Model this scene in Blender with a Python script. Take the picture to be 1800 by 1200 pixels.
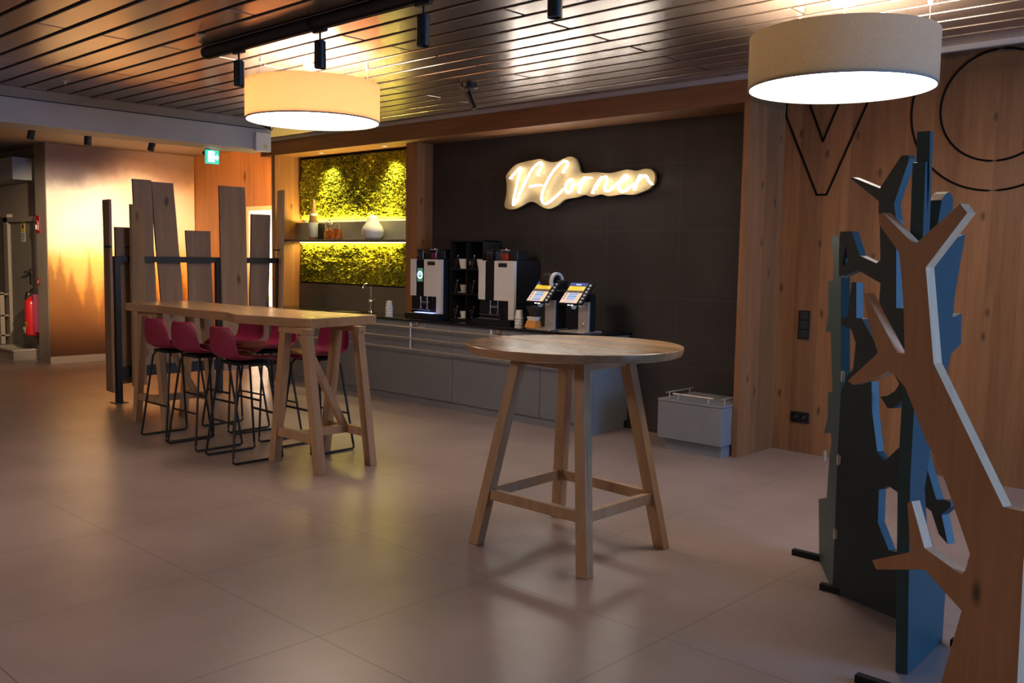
import bpy, bmesh, math, random
from mathutils import Vector, Matrix, noise
R = math.radians
random.seed(7)
SC = bpy.context.scene
COL = SC.collection
for o in list(bpy.data.objects):
    bpy.data.objects.remove(o)

# ------------------------------------------------------------------ camera
cam = bpy.data.cameras.new('camera')
cam.sensor_width = 36.0
cam.lens = 1631.0 / 1800.0 * 36.0
cam.clip_start = 0.05
camo = bpy.data.objects.new('camera', cam)
COL.objects.link(camo)
yaw, pitch, roll = R(-43.16), R(5.167), R(0.975)
fw = Vector((math.sin(yaw) * math.cos(pitch), math.cos(yaw) * math.cos(pitch), -math.sin(pitch)))
rt = Vector((math.cos(yaw), -math.sin(yaw), 0))
up = rt.cross(fw)
r2 = rt * math.cos(roll) + up * math.sin(roll)
u2 = up * math.cos(roll) - rt * math.sin(roll)
m = Matrix((r2, u2, -fw)).transposed().to_4x4()
m.translation = Vector((0, 0, 1.58))
camo.matrix_world = m
SC.camera = camo

# ------------------------------------------------------------------ light and exposure
SC.view_settings.view_transform = 'Standard'
SC.view_settings.look = 'None'
SC.view_settings.exposure = 0.2
SC.view_settings.gamma = 1.0
SC.view_settings.use_curve_mapping = False
wd = bpy.data.worlds.new('world')
SC.world = wd
wd.use_nodes = True
wd.node_tree.nodes['Background'].inputs[0].default_value = (1.0, 0.76, 0.68, 1)
wd.node_tree.nodes['Background'].inputs[1].default_value = 0.085


def light(name, kind, loc, energy, color, target=None, size=0.1, size_y=None, spot=None, blend=0.6):
    l = bpy.data.lights.new(name, kind)
    l.energy = energy
    l.color = color
    if kind == 'AREA':
        l.size = size
        if size_y:
            l.shape = 'RECTANGLE'
            l.size_y = size_y
    else:
        l.shadow_soft_size = size
    if kind == 'SPOT':
        l.spot_size = R(spot)
        l.spot_blend = blend
    o = bpy.data.objects.new(name, l)
    COL.objects.link(o)
    o.location = loc
    if target is not None:
        o.rotation_euler = (Vector(target) - Vector(loc)).to_track_quat('-Z', 'Y').to_euler()
    return o


WARM = (1.0, 0.80, 0.60)
AMBER = (1.0, 0.62, 0.26)
# daylight through the windows of the right-hand wall
light('daylight', 'AREA', (3.42, 5.0, 1.55), 205, (0.22, 0.48, 1.0), (-5, 5.5, 1.1), 2.7, 1.9)
# fill lights added behind the camera to brighten floor and fronts, no fixtures
light('hall_fill', 'AREA', (-3.6, -0.9, 2.6), 12, (1.0, 0.80, 0.70), (-2.2, -0.6, 0), 1.0)
light('hall_fill', 'AREA', (-6.4, -0.9, 2.6), 80, (1.0, 0.78, 0.66), (-6.4, -0.6, 0), 1.0)
# spotlights of the rails: two over the moss picture, four on the forest mural, one on the door wall
for n, a, b, e, c, s in (
        ('moss_spot', (-9.68, 6.83, 2.80), (-9.68, 7.00, 2.0), 58, (1.0, 0.88, 0.42), 84),
        ('moss_spot', (-8.45, 6.83, 2.80), (-8.45, 7.00, 2.0), 64, (1.0, 0.88, 0.42), 84),
        ('mural_spot', (-10.0, 4.13, 2.62), (-13.4, 5.2, 1.6), 560, (1.0, 0.80, 0.55), 40),
        ('mural_spot', (-10.0, 4.85, 2.62), (-13.4, 6.15, 1.6), 430, (1.0, 0.80, 0.55), 40),
        ('mural_spot', (-10.0, 3.57, 2.62), (-13.9, 4.9, 0.8), 110, (1.0, 0.80, 0.55), 44),
        ('door_spot', (-10.0, 5.5, 2.62), (-12.6, 7.13, 1.9), 480, (1.0, 0.46, 0.12), 70)):
    light(n, 'SPOT', a, e, c, b, 0.03, spot=s, blend=0.7)
# led strips behind and under the niche shelf
light('shelf_led', 'AREA', (-9.36, 6.985, 1.985), 36, (1.0, 0.76, 0.20), (-9.36, 7.06, 2.6), 2.0, 0.03)
light('shelf_led', 'AREA', (-9.36, 6.985, 1.725), 33, (1.0, 0.76, 0.20), (-9.36, 7.05, 1.2), 2.0, 0.03)


# ------------------------------------------------------------------ helpers
class MB:
    def __init__(s):
        s.bm = bmesh.new()

    def add(s, vs, fs):
        v = [s.bm.verts.new(p) for p in vs]
        for f in fs:
            try:
                s.bm.faces.new([v[i] for i in f])
            except ValueError:
                pass
        return s

    def box(s, c, d, bev=0.0, rot=None, seg=2):
        b = bmesh.new()
        bmesh.ops.create_cube(b, size=1)
        for v in b.verts:
            v.co = Vector((v.co.x * d[0], v.co.y * d[1], v.co.z * d[2]))
        if bev:
            bmesh.ops.bevel(b, geom=b.edges[:], offset=bev, segments=seg, profile=0.5, affect='EDGES')
        M = Matrix.Translation(Vector(c))
        if rot is not None:
            M = M @ rot
        s.merge(b, M)
        return s

    def merge(s, b, M=Matrix.Identity(4)):
        mp = {}
        for v in b.verts:
            mp[v] = s.bm.verts.new(M @ v.co)
        for f in b.faces:
            try:
                s.bm.faces.new([mp[v] for v in f.verts])
            except ValueError:
                pass
        b.free()

    def bounds(s, a, b, bev=0.0):
        c = [(a[i] + b[i]) / 2 for i in range(3)]
        d = [abs(b[i] - a[i]) for i in range(3)]
        return s.box(c, d, bev)

    def bar(s, p, q, w, h, upv=(0, 0, 1), bev=0.0):
        p, q = Vector(p), Vector(q)
        d = q - p
        z = d.normalized()
        x = Vector(upv).cross(z)
        if x.length < 1e-4:
            x = Vector((1, 0, 0)).cross(z)
        x.normalize()
        y = z.cross(x)
        rot = Matrix((x, y, z)).transposed().to_4x4()
        return s.box((p + q) / 2, (w, h, d.length), bev, rot)

    def hexa(s, bot, top):
        return s.add(list(bot) + list(top),
                     [(3, 2, 1, 0), (4, 5, 6, 7), (0, 1, 5, 4), (1, 2, 6, 5), (2, 3, 7, 6), (3, 0, 4, 7)])

    def leg(s, p, q, w, h):
        # four-sided leg with level ends from foot p to head q
        a = [(-w / 2, -h / 2), (w / 2, -h / 2), (w / 2, h / 2), (-w / 2, h / 2)]
        return s.hexa([(p[0] + x, p[1] + y, p[2]) for x, y in a], [(q[0] + x, q[1] + y, q[2]) for x, y in a])

    def tube(s, pts, r, n=10, closed=False):
        pts = [Vector(p) for p in pts]
        L = len(pts)
        rings = []
        ref = None
        for i, p in enumerate(pts):
            if closed:
                t = pts[(i + 1) % L] - pts[i - 1]
            else:
                t = pts[min(i + 1, L - 1)] - pts[max(i - 1, 0)]
            t.normalize()
            if ref is None:
                ref = Vector((0, 0, 1)) if abs(t.z) < 0.9 else Vector((1, 0, 0))
            x = ref.cross(t)
            if x.length < 1e-5:
                x = Vector((1, 0, 0))
            x.normalize()
            y = t.cross(x)
            ref = t.cross(x) if False else ref
            rr = r[i] if isinstance(r, (list, tuple)) else r
            rings.append([s.bm.verts.new(p + (x * math.cos(2 * math.pi * k / n) + y * math.sin(2 * math.pi * k / n)) * rr) for k in range(n)])
        for i in range(L if closed else L - 1):
            a, b = rings[i], rings[(i + 1) % L]
            for k in range(n):
                s.bm.faces.new((a[k], a[(k + 1) % n], b[(k + 1) % n], b[k]))
        if not closed:
            s.bm.faces.new(rings[0][::-1])
            s.bm.faces.new(rings[-1])
        return s

    def lathe(s, prof, c=(0, 0, 0), n=32, M=None):
        rings = []
        M = M or Matrix.Translation(Vector(c))
        for r, z in prof:
            if r < 1e-6:
                rings.append([s.bm.verts.new(M @ Vector((0, 0, z)))])
            else:
                rings.append([s.bm.verts.new(M @ Vector((r * math.cos(2 * math.pi * k / n), r * math.sin(2 * math.pi * k / n), z))) for k in range(n)])
        for a, b in zip(rings, rings[1:]):
            for k in range(n):
                k2 = (k + 1) % n
                if len(a) == 1 and len(b) == 1:
                    continue
                if len(a) == 1:
                    s.bm.faces.new((a[0], b[k2], b[k]))
                elif len(b) == 1:
                    s.bm.faces.new((a[k], a[k2], b[0]))
                else:
                    s.bm.faces.new((a[k], a[k2], b[k2], b[k]))
        return s

    def cyl(s, p, q, r, n=20):
        return s.tube([p, q], r, n)

    def prism(s, poly, off):
        # closed planar outline extruded by off
        off = Vector(off)
        a = [s.bm.verts.new(Vector(p)) for p in poly]
        b = [s.bm.verts.new(Vector(p) + off) for p in poly]
        n = len(a)
        fs = [s.bm.faces.new(a[::-1]), s.bm.faces.new(b)]
        for i in range(n):
            s.bm.faces.new((a[i], a[(i + 1) % n], b[(i + 1) % n], b[i]))
        for f in fs:
            f.normal_update()
        bmesh.ops.triangulate(s.bm, faces=fs)
        return s


def obj(name, mb, mat, parent=None, smooth=False, bevel=0.0, **props):
    me = bpy.data.meshes.new(name)
    bm = mb.bm
    bmesh.ops.recalc_face_normals(bm, faces=bm.faces)
    bm.to_mesh(me)
    bm.free()
    for mm in (mat if isinstance(mat, (list, tuple)) else [mat]):
        me.materials.append(mm)
    if smooth:
        for p in me.polygons:
            p.use_smooth = True
        try:
            me.set_sharp_from_angle(angle=R(40))
        except Exception:
            pass
    o = bpy.data.objects.new(name, me)
    COL.objects.link(o)
    if parent is not None:
        o.parent = parent
    if bevel:
        b = o.modifiers.new('bevel', 'BEVEL')
        b.width = bevel
        b.segments = 2
        b.limit_method = 'ANGLE'
    for k, v in props.items():
        o[k] = v
    return o


def thing(name, label, cat, loc=(0, 0, 0), rz=0.0, group=None):
    o = bpy.data.objects.new(name, None)
    COL.objects.link(o)
    o.empty_display_size = 0.1
    o.location = loc
    o.rotation_euler = (0, 0, rz)
    o['label'] = label
    o['category'] = cat
    if group:
        o['group'] = group
    return o


def tag(o, label, cat, group=None):
    o['label'] = label
    o['category'] = cat
    if group:
        o['group'] = group
    return o


def struct(name, mb, mat, **k):
    o = obj(name, mb, mat, **k)
    o['kind'] = 'structure'
    return o


def dup(root, loc, rz, label, group=None):
    r = root.copy()
    COL.objects.link(r)
    r.location = loc
    r.rotation_euler = (0, 0, rz)
    r['label'] = label
    if group:
        r['group'] = group
    for ch in list(root.children):
        c = ch.copy()
        COL.objects.link(c)
        c.parent = r
        for g in list(ch.children):
            d = g.copy()
            COL.objects.link(d)
            d.parent = c
    return r


# ------------------------------------------------------------------ materials
def new_mat(name):
    mt = bpy.data.materials.new(name)
    mt.use_nodes = True
    nt = mt.node_tree
    return mt, nt, nt.nodes['Principled BSDF']


def N(nt, typ, **kw):
    n = nt.nodes.new(typ)
    for k, v in kw.items():
        setattr(n, k, v)
    return n


def ramp(nt, stops, interp='LINEAR'):
    r = N(nt, 'ShaderNodeValToRGB')
    r.color_ramp.interpolation = interp
    e = r.color_ramp.elements
    while len(e) > 1:
        e.remove(e[0])
    e[0].position = stops[0][0]
    e[0].color = (*stops[0][1], 1)
    for p, c in stops[1:]:
        x = e.new(p)
        x.color = (*c, 1)
    return r


def mix(nt, a, b, fac, mode='MIX'):
    n = N(nt, 'ShaderNodeMix', data_type='RGBA', blend_type=mode)
    for sock, v in ((n.inputs[6], a), (n.inputs[7], b)):
        if isinstance(v, tuple):
            sock.default_value = (*v[:3], 1)
        else:
            nt.links.new(v, sock)
    if isinstance(fac, (int, float)):
        n.inputs[0].default_value = fac
    else:
        nt.links.new(fac, n.inputs[0])
    return n.outputs[2]


def math_node(nt, op, a, b=None):
    n = N(nt, 'ShaderNodeMath', operation=op)
    for i, v in enumerate((a, b)):
        if v is None:
            continue
        if isinstance(v, (int, float)):
            n.inputs[i].default_value = v
        else:
            nt.links.new(v, n.inputs[i])
    return n.outputs[0]


def plain(name, col, rough=0.5, metal=0.0, spec=0.5, noise_amt=0.12, scale=14.0, bump=0.0, coat=0.0):
    mt, nt, p = new_mat(name)
    tc = N(nt, 'ShaderNodeTexCoord')
    nz = N(nt, 'ShaderNodeTexNoise')
    nz.inputs['Scale'].default_value = scale
    nz.inputs['Detail'].default_value = 4
    nt.links.new(tc.outputs['Object'], nz.inputs['Vector'])
    k = 1 - noise_amt
    k2 = 1 + noise_amt
    rp = ramp(nt, [(0.3, tuple(c * k for c in col)), (0.7, tuple(min(1, c * k2) for c in col))])
    nt.links.new(nz.outputs['Fac'], rp.inputs['Fac'])
    nt.links.new(rp.outputs['Color'], p.inputs['Base Color'])
    p.inputs['Roughness'].default_value = rough
    p.inputs['Metallic'].default_value = metal
    p.inputs['Specular IOR Level'].default_value = spec
    if coat:
        p.inputs['Coat Weight'].default_value = coat
        p.inputs['Coat Roughness'].default_value = 0.1
    if bump:
        b = N(nt, 'ShaderNodeBump')
        b.inputs['Strength'].default_value = bump
        b.inputs['Distance'].default_value = 0.004
        nt.links.new(nz.outputs['Fac'], b.inputs['Height'])
        nt.links.new(b.outputs['Normal'], p.inputs['Normal'])
    return mt


def emit(name, col, strength):
    mt, nt, p = new_mat(name)
    p.inputs['Base Color'].default_value = (*col, 1)
    p.inputs['Emission Color'].default_value = (*col, 1)
    p.inputs['Emission Strength'].default_value = strength
    return mt


def glass(name, col=(1, 1, 1), rough=0.02):
    mt, nt, p = new_mat(name)
    p.inputs['Base Color'].default_value = (*col, 1)
    p.inputs['Roughness'].default_value = rough
    p.inputs['Transmission Weight'].default_value = 1.0
    p.inputs['IOR'].default_value = 1.35
    return mt


def wood(name, c1, c2, axis='z', plank=None, plank_axis='x', rough=0.45, knots=0.0, grain=1.0, spec=0.4, kaxis='x', knotcol=(0.06, 0.03, 0.015)):
    mt, nt, p = new_mat(name)
    tc = N(nt, 'ShaderNodeTexCoord')
    sp = N(nt, 'ShaderNodeSeparateXYZ')
    nt.links.new(tc.outputs['Object'], sp.inputs[0])
    mp = N(nt, 'ShaderNodeMapping')
    sc = {'x': (0.9, 14, 14), 'y': (14, 0.9, 14), 'z': (14, 14, 0.9)}[axis]
    mp.inputs['Scale'].default_value = tuple(v * grain for v in sc)
    nt.links.new(tc.outputs['Object'], mp.inputs['Vector'])
    vec = mp.outputs['Vector']
    val = None
    if plank:
        q = math_node(nt, 'FLOOR', math_node(nt, 'DIVIDE', sp.outputs['XYZ'.index(plank_axis.upper())], plank))
        wn = N(nt, 'ShaderNodeTexWhiteNoise', noise_dimensions='1D')
        nt.links.new(q, wn.inputs['W'])
        val = wn.outputs['Value']
        va = N(nt, 'ShaderNodeVectorMath', operation='ADD')
        cb = N(nt, 'ShaderNodeCombineXYZ')
        for i in range(3):
            nt.links.new(math_node(nt, 'MULTIPLY', val, 37.0), cb.inputs[i])
        nt.links.new(vec, va.inputs[0])
        nt.links.new(cb.outputs[0], va.inputs[1])
        vec = va.outputs[0]
    n1 = N(nt, 'ShaderNodeTexNoise')
    n1.inputs['Scale'].default_value = 1.0
    n1.inputs['Detail'].default_value = 6
    n1.inputs['Distortion'].default_value = 0.6
    nt.links.new(vec, n1.inputs['Vector'])
    n2 = N(nt, 'ShaderNodeTexNoise')
    n2.inputs['Scale'].default_value = 5.0
    n2.inputs['Detail'].default_value = 3
    nt.links.new(vec, n2.inputs['Vector'])
    f = math_node(nt, 'ADD', math_node(nt, 'MULTIPLY', n1.outputs['Fac'], 0.7), math_node(nt, 'MULTIPLY', n2.outputs['Fac'], 0.3))
    rp = ramp(nt, [(0.32, c1), (0.68, c2)])
    nt.links.new(f, rp.inputs['Fac'])
    col = rp.outputs['Color']
    if val is not None:
        g = N(nt, 'ShaderNodeMapRange')
        g.inputs['To Min'].default_value = 0.78
        g.inputs['To Max'].default_value = 1.12
        nt.links.new(val, g.inputs['Value'])
        cc = N(nt, 'ShaderNodeCombineColor')
        for i in range(3):
            nt.links.new(g.outputs[0], cc.inputs[i])
        col = mix(nt, col, cc.outputs[0], 1.0, 'MULTIPLY')
    if knots:
        # knots: a flat scatter over the face of the board
        mk = N(nt, 'ShaderNodeCombineXYZ')
        fu, fz = (0.45, 1.0) if axis == 'x' else (1.0, 0.45)
        nt.links.new(math_node(nt, 'MULTIPLY', sp.outputs['XYZ'.index(kaxis.upper())], knots * fu), mk.inputs[0])
        nt.links.new(math_node(nt, 'MULTIPLY', sp.outputs[2], knots * fz), mk.inputs[1])
        nk = N(nt, 'ShaderNodeTexNoise')
        nk.inputs['Scale'].default_value = 3.0
        nt.links.new(mk.outputs[0], nk.inputs['Vector'])
        vv = N(nt, 'ShaderNodeMix', data_type='VECTOR')
        vv.inputs[0].default_value = 0.06
        nt.links.new(mk.outputs[0], vv.inputs[4])
        nt.links.new(nk.outputs['Color'], vv.inputs[5])
        vo = N(nt, 'ShaderNodeTexVoronoi', voronoi_dimensions='2D')
        vo.inputs['Scale'].default_value = 1.0
        vo.inputs['Randomness'].default_value = 1.0
        nt.links.new(vv.outputs[1], vo.inputs['Vector'])
        kr = ramp(nt, [(0.025, (1, 1, 1)), (0.085, (0, 0, 0))])
        nt.links.new(vo.outputs['Distance'], kr.inputs['Fac'])
        wn2 = N(nt, 'ShaderNodeSeparateColor')
        nt.links.new(vo.outputs['Color'], wn2.inputs[0])
        gate = math_node(nt, 'MULTIPLY', math_node(nt, 'GREATER_THAN', wn2.outputs[0], 0.45), kr.outputs['Color'])
        col = mix(nt, col, knotcol, math_node(nt, 'MULTIPLY', gate, 0.85))
    nt.links.new(col, p.inputs['Base Color'])
    p.inputs['Roughness'].default_value = rough
    p.inputs['Specular IOR Level'].default_value = spec
    b = N(nt, 'ShaderNodeBump')
    b.inputs['Strength'].default_value = 0.15
    b.inputs['Distance'].default_value = 0.002
    nt.links.new(f, b.inputs['Height'])
    nt.links.new(b.outputs['Normal'], p.inputs['Normal'])
    return mt


def grid_lines(nt, coord, pitch, offset, width):
    # 1 on a thin line every pitch along one coordinate
    t = math_node(nt, 'DIVIDE', math_node(nt, 'SUBTRACT', coord, offset), pitch)
    f = math_node(nt, 'ABSOLUTE', math_node(nt, 'SUBTRACT', math_node(nt, 'FRACT', math_node(nt, 'ADD', t, 0.5)), 0.5))
    return math_node(nt, 'LESS_THAN', f, width / pitch / 2)


def floor_mat():
    mt, nt, p = new_mat('polished_tile')
    tc = N(nt, 'ShaderNodeTexCoord')
    sp = N(nt, 'ShaderNodeSeparateXYZ')
    nt.links.new(tc.outputs['Object'], sp.inputs[0])
    n1 = N(nt, 'ShaderNodeTexNoise')
    n1.inputs['Scale'].default_value = 0.9
    n1.inputs['Detail'].default_value = 8
    n1.inputs['Roughness'].default_value = 0.6
    nt.links.new(tc.outputs['Object'], n1.inputs['Vector'])
    rp = ramp(nt, [(0.3, (0.255, 0.190, 0.168)), (0.55, (0.335, 0.256, 0.228)), (0.75, (0.385, 0.300, 0.268))])
    nt.links.new(n1.outputs['Fac'], rp.inputs['Fac'])
    gx = grid_lines(nt, sp.outputs[0], 1.02, -3.12, 0.006)
    gy = grid_lines(nt, sp.outputs[1], 1.02, 2.18, 0.006)
    g = math_node(nt, 'MAXIMUM', gx, gy)
    col = mix(nt, rp.outputs['Color'], (0.12, 0.085, 0.07), math_node(nt, 'MULTIPLY', g, 0.65))
    nt.links.new(col, p.inputs['Base Color'])
    n2 = N(nt, 'ShaderNodeTexNoise')
    n2.inputs['Scale'].default_value = 1.7
    n2.inputs['Detail'].default_value = 2
    nt.links.new(tc.outputs['Object'], n2.inputs['Vector'])
    mr = N(nt, 'ShaderNodeMapRange')
    mr.inputs['From Min'].default_value = 0.2
    mr.inputs['From Max'].default_value = 0.8
    mr.inputs['To Min'].default_value = 0.285
    mr.inputs['To Max'].default_value = 0.37
    nt.links.new(n2.outputs['Fac'], mr.inputs['Value'])
    nt.links.new(mr.outputs[0], p.inputs['Roughness'])
    p.inputs['Specular IOR Level'].default_value = 0.5
    return mt


def dark_tile_mat():
    mt, nt, p = new_mat('dark_panel')
    tc = N(nt, 'ShaderNodeTexCoord')
    sp = N(nt, 'ShaderNodeSeparateXYZ')
    nt.links.new(tc.outputs['Object'], sp.inputs[0])
    n1 = N(nt, 'ShaderNodeTexNoise')
    n1.inputs['Scale'].default_value = 2.0
    n1.inputs['Detail'].default_value = 6
    nt.links.new(tc.outputs['Object'], n1.inputs['Vector'])
    rp = ramp(nt, [(0.3, (0.029, 0.024, 0.023)), (0.7, (0.046, 0.039, 0.037))])
    nt.links.new(n1.outputs['Fac'], rp.inputs['Fac'])
    gx = grid_lines(nt, sp.outputs[0], 0.80, -6.20, 0.007)
    gz = grid_lines(nt, sp.outputs[2], 0.60, 1.84, 0.007)
    g = math_node(nt, 'MAXIMUM', gx, gz)
    col = mix(nt, rp.outputs['Color'], (0.085, 0.072, 0.062), math_node(nt, 'MULTIPLY', g, 0.5))
    nt.links.new(col, p.inputs['Base Color'])
    p.inputs['Roughness'].default_value = 0.5
    p.inputs['Specular IOR Level'].default_value = 0.35
    return mt


def mural_mat():
    # printed misty forest at dusk: brown cloud bank above, pale glow, amber firs below
    mt, nt, p = new_mat('forest_print')
    tc = N(nt, 'ShaderNodeTexCoord')
    sp = N(nt, 'ShaderNodeSeparateXYZ')
    nt.links.new(tc.outputs['Object'], sp.inputs[0])
    y, z = sp.outputs[1], sp.outputs[2]
    nz = N(nt, 'ShaderNodeTexNoise')
    nz.inputs['Scale'].default_value = 1.6
    nz.inputs['Detail'].default_value = 5
    nt.links.new(tc.outputs['Object'], nz.inputs['Vector'])
    zz = math_node(nt, 'ADD', z, math_node(nt, 'MULTIPLY', math_node(nt, 'SUBTRACT', nz.outputs['Fac'], 0.5), 0.55))
    rp = ramp(nt, [(0.0, (0.12, 0.040, 0.014)), (0.10, (0.17, 0.060, 0.016)), (0.22, (0.36, 0.120, 0.014)), (0.36, (0.62, 0.250, 0.030)), (0.48, (0.88, 0.50, 0.13)),
                   (0.56, (0.93, 0.76, 0.48)), (0.68, (0.95, 0.84, 0.64)), (0.82, (0.90, 0.78, 0.62)), (0.90, (0.42, 0.31, 0.26)), (0.97, (0.24, 0.175, 0.155))])
    nt.links.new(math_node(nt, 'DIVIDE', zz, 3.0), rp.inputs['Fac'])
    col = rp.outputs['Color']
    # dark cloud hanging down at the upper left of the print
    dy = math_node(nt, 'DIVIDE', math_node(nt, 'SUBTRACT', y, 5.16), 0.34)
    dz = math_node(nt, 'DIVIDE', math_node(nt, 'SUBTRACT', zz, 2.68), 0.30)
    rad = math_node(nt, 'ADD', math_node(nt, 'MULTIPLY', dy, dy), math_node(nt, 'MULTIPLY', dz, dz))
    cl = N(nt, 'ShaderNodeMapRange')
    cl.inputs['From Min'].default_value = 1.2
    cl.inputs['From Max'].default_value = 0.2
    nt.links.new(rad, cl.inputs['Value'])
    col = mix(nt, col, (0.20, 0.145, 0.15), math_node(nt, 'MULTIPLY', cl.outputs[0], 0.85))
    # fir silhouettes: narrow triangles with ragged sides
    jag = N(nt, 'ShaderNodeTexNoise')
    jag.inputs['Scale'].default_value = 14
    jag.inputs['Detail'].default_value = 3
    nt.links.new(tc.outputs['Object'], jag.inputs['Vector'])
    j = math_node(nt, 'MULTIPLY', math_node(nt, 'SUBTRACT', jag.outputs['Fac'], 0.5), 0.30)
    tot = None
    for cy, top, sl in ((4.98, 1.50, 0.30), (5.11, 1.57, 0.24), (5.26, 1.36, 0.3), (5.51, 1.60, 0.15), (5.76, 1.68, 0.15), (6.05, 1.62, 0.2), (6.45, 1.35, 0.2), (6.85, 1.6, 0.2)):
        d = math_node(nt, 'ABSOLUTE', math_node(nt, 'SUBTRACT', y, cy))
        w = math_node(nt, 'MULTIPLY', math_node(nt, 'SUBTRACT', top, z), sl)
        a = math_node(nt, 'SUBTRACT', math_node(nt, 'ADD', w, math_node(nt, 'MULTIPLY', j, math_node(nt, 'ADD', w, 0.15))), d)
        s_ = N(nt, 'ShaderNodeMapRange')
        s_.inputs['From Min'].default_value = -0.01
        s_.inputs['From Max'].default_value = 0.05
        nt.links.new(a, s_.inputs['Value'])
        tot = s_.outputs[0] if tot is None else math_node(nt, 'MAXIMUM', tot, s_.outputs[0])
    fr = ramp(nt, [(0.0, (0.09, 0.030, 0.009)), (0.25, (0.22, 0.070, 0.010)), (0.55, (0.36, 0.140, 0.022))])
    nt.links.new(math_node(nt, 'DIVIDE', z, 3.0), fr.inputs['Fac'])
    col = mix(nt, col, fr.outputs['Color'], math_node(nt, 'MULTIPLY', tot, 0.8))
    nt.links.new(col, p.inputs['Base Color'])
    p.inputs['Roughness'].default_value = 0.6
    return mt


def ceil_mat():
    mt, nt, p = new_mat('satin_slat')
    tc = N(nt, 'ShaderNodeTexCoord')
    nz = N(nt, 'ShaderNodeTexNoise')
    nz.inputs['Scale'].default_value = 1.3
    nt.links.new(tc.outputs['Object'], nz.inputs['Vector'])
    rp = ramp(nt, [(0.3, (0.44, 0.365, 0.325)), (0.7, (0.50, 0.42, 0.375))])
    nt.links.new(nz.outputs['Fac'], rp.inputs['Fac'])
    nt.links.new(rp.outputs['Color'], p.inputs['Base Color'])
    p.inputs['Metallic'].default_value = 0.85
    p.inputs['Roughness'].default_value = 0.27
    return mt


def moss_mat():
    mt, nt, p = new_mat('moss')
    tc = N(nt, 'ShaderNodeTexCoord')
    n1 = N(nt, 'ShaderNodeTexNoise')
    n1.inputs['Scale'].default_value = 58
    n1.inputs['Detail'].default_value = 5
    nt.links.new(tc.outputs['Object'], n1.inputs['Vector'])
    n2 = N(nt, 'ShaderNodeTexNoise')
    n2.inputs['Scale'].default_value = 3.5
    n2.inputs['Detail'].default_value = 2
    nt.links.new(tc.outputs['Object'], n2.inputs['Vector'])
    f = math_node(nt, 'ADD', math_node(nt, 'MULTIPLY', n1.outputs['Fac'], 0.8), math_node(nt, 'MULTIPLY', n2.outputs['Fac'], 0.25))
    rp = ramp(nt, [(0.34, (0.026, 0.036, 0.012)), (0.48, (0.13, 0.15, 0.016)), (0.57, (0.42, 0.40, 0.02)), (0.70, (0.64, 0.56, 0.03))])
    nt.links.new(f, rp.inputs['Fac'])
    nt.links.new(rp.outputs['Color'], p.inputs['Base Color'])
    p.inputs['Roughness'].default_value = 0.85
    p.inputs['Specular IOR Level'].default_value = 0.1
    return mt


def shade_mat(name, col, em):
    mt, nt, p = new_mat(name)
    tc = N(nt, 'ShaderNodeTexCoord')
    nz = N(nt, 'ShaderNodeTexNoise')
    nz.inputs['Scale'].default_value = 160
    nt.links.new(tc.outputs['Object'], nz.inputs['Vector'])
    rp = ramp(nt, [(0.35, tuple(c * 0.86 for c in col)), (0.65, col)])
    nt.links.new(nz.outputs['Fac'], rp.inputs['Fac'])
    nt.links.new(rp.outputs['Color'], p.inputs['Base Color'])
    p.inputs['Roughness'].default_value = 0.9
    p.inputs['Specular IOR Level'].default_value = 0.05
    tr = N(nt, 'ShaderNodeBsdfTranslucent')
    nt.links.new(rp.outputs['Color'], tr.inputs['Color'])
    mx = N(nt, 'ShaderNodeMixShader')
    mx.inputs[0].default_value = em
    nt.links.new(p.outputs[0], mx.inputs[1])
    nt.links.new(tr.outputs[0], mx.inputs[2])
    nt.links.new(mx.outputs[0], nt.nodes['Material Output'].inputs['Surface'])
    return mt


M = {}
M['floor'] = floor_mat()
M['tile'] = dark_tile_mat()
M['mural'] = mural_mat()
M['ceil'] = ceil_mat()
M['moss'] = moss_mat()
M['wall_wood'] = wood('spruce_panel', (0.215, 0.088, 0.034), (0.325, 0.148, 0.058), 'z', 0.21, 'x', knots=4.2)
M['fascia_wood_shaded'] = wood('spruce_fascia_shaded', (0.165, 0.068, 0.028), (0.255, 0.115, 0.047), 'x', None, knots=2.0)  # same spruce as the walls, its shade put into a darker colour
M['side_wood'] = wood('spruce_side', (0.215, 0.088, 0.034), (0.325, 0.148, 0.058), 'z', 0.21, 'y', knots=4.0, kaxis='y')
M['oak'] = wood('pale_oak', (0.38, 0.225, 0.115), (0.50, 0.315, 0.175), 'z', None, rough=0.4, grain=1.5)
M['oak_x'] = wood('pale_oak_top', (0.38, 0.22, 0.105), (0.52, 0.32, 0.17), 'x', 0.14, 'y', rough=0.24, grain=1.3, spec=0.5)
M['plank'] = wood('rough_plank', (0.22, 0.135, 0.085), (0.33, 0.21, 0.135), 'z', None, rough=0.6, knots=2.8, kaxis='y')
M['ply'] = wood('natural_panel', (0.33, 0.155, 0.070), (0.44, 0.220, 0.105), 'z', None, rough=0.5, knots=3.6)
M['ply_edge'] = wood('plywood_edge', (0.74, 0.42, 0.23), (0.86, 0.53, 0.31), 'z', None, rough=0.6, grain=3)
M['petrol'] = plain('petrol_paint', (0.010, 0.024, 0.028), 0.55, noise_amt=0.06)
M['petrol_side'] = plain('petrol_green_paint', (0.022, 0.060, 0.066), 0.5, noise_amt=0.06)
M['blue'] = plain('blue_paint', (0.015, 0.058, 0.074), 0.5, noise_amt=0.06)
M['black'] = plain('black_metal', (0.012, 0.012, 0.013), 0.45)
M['matte_black'] = plain('matte_black', (0.008, 0.008, 0.009), 0.7, spec=0.3)
M['gloss_black'] = plain('gloss_black', (0.006, 0.006, 0.007), 0.12)
M['stone'] = plain('black_worktop', (0.010, 0.009, 0.009), 0.16, scale=60, noise_amt=0.4)
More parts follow.
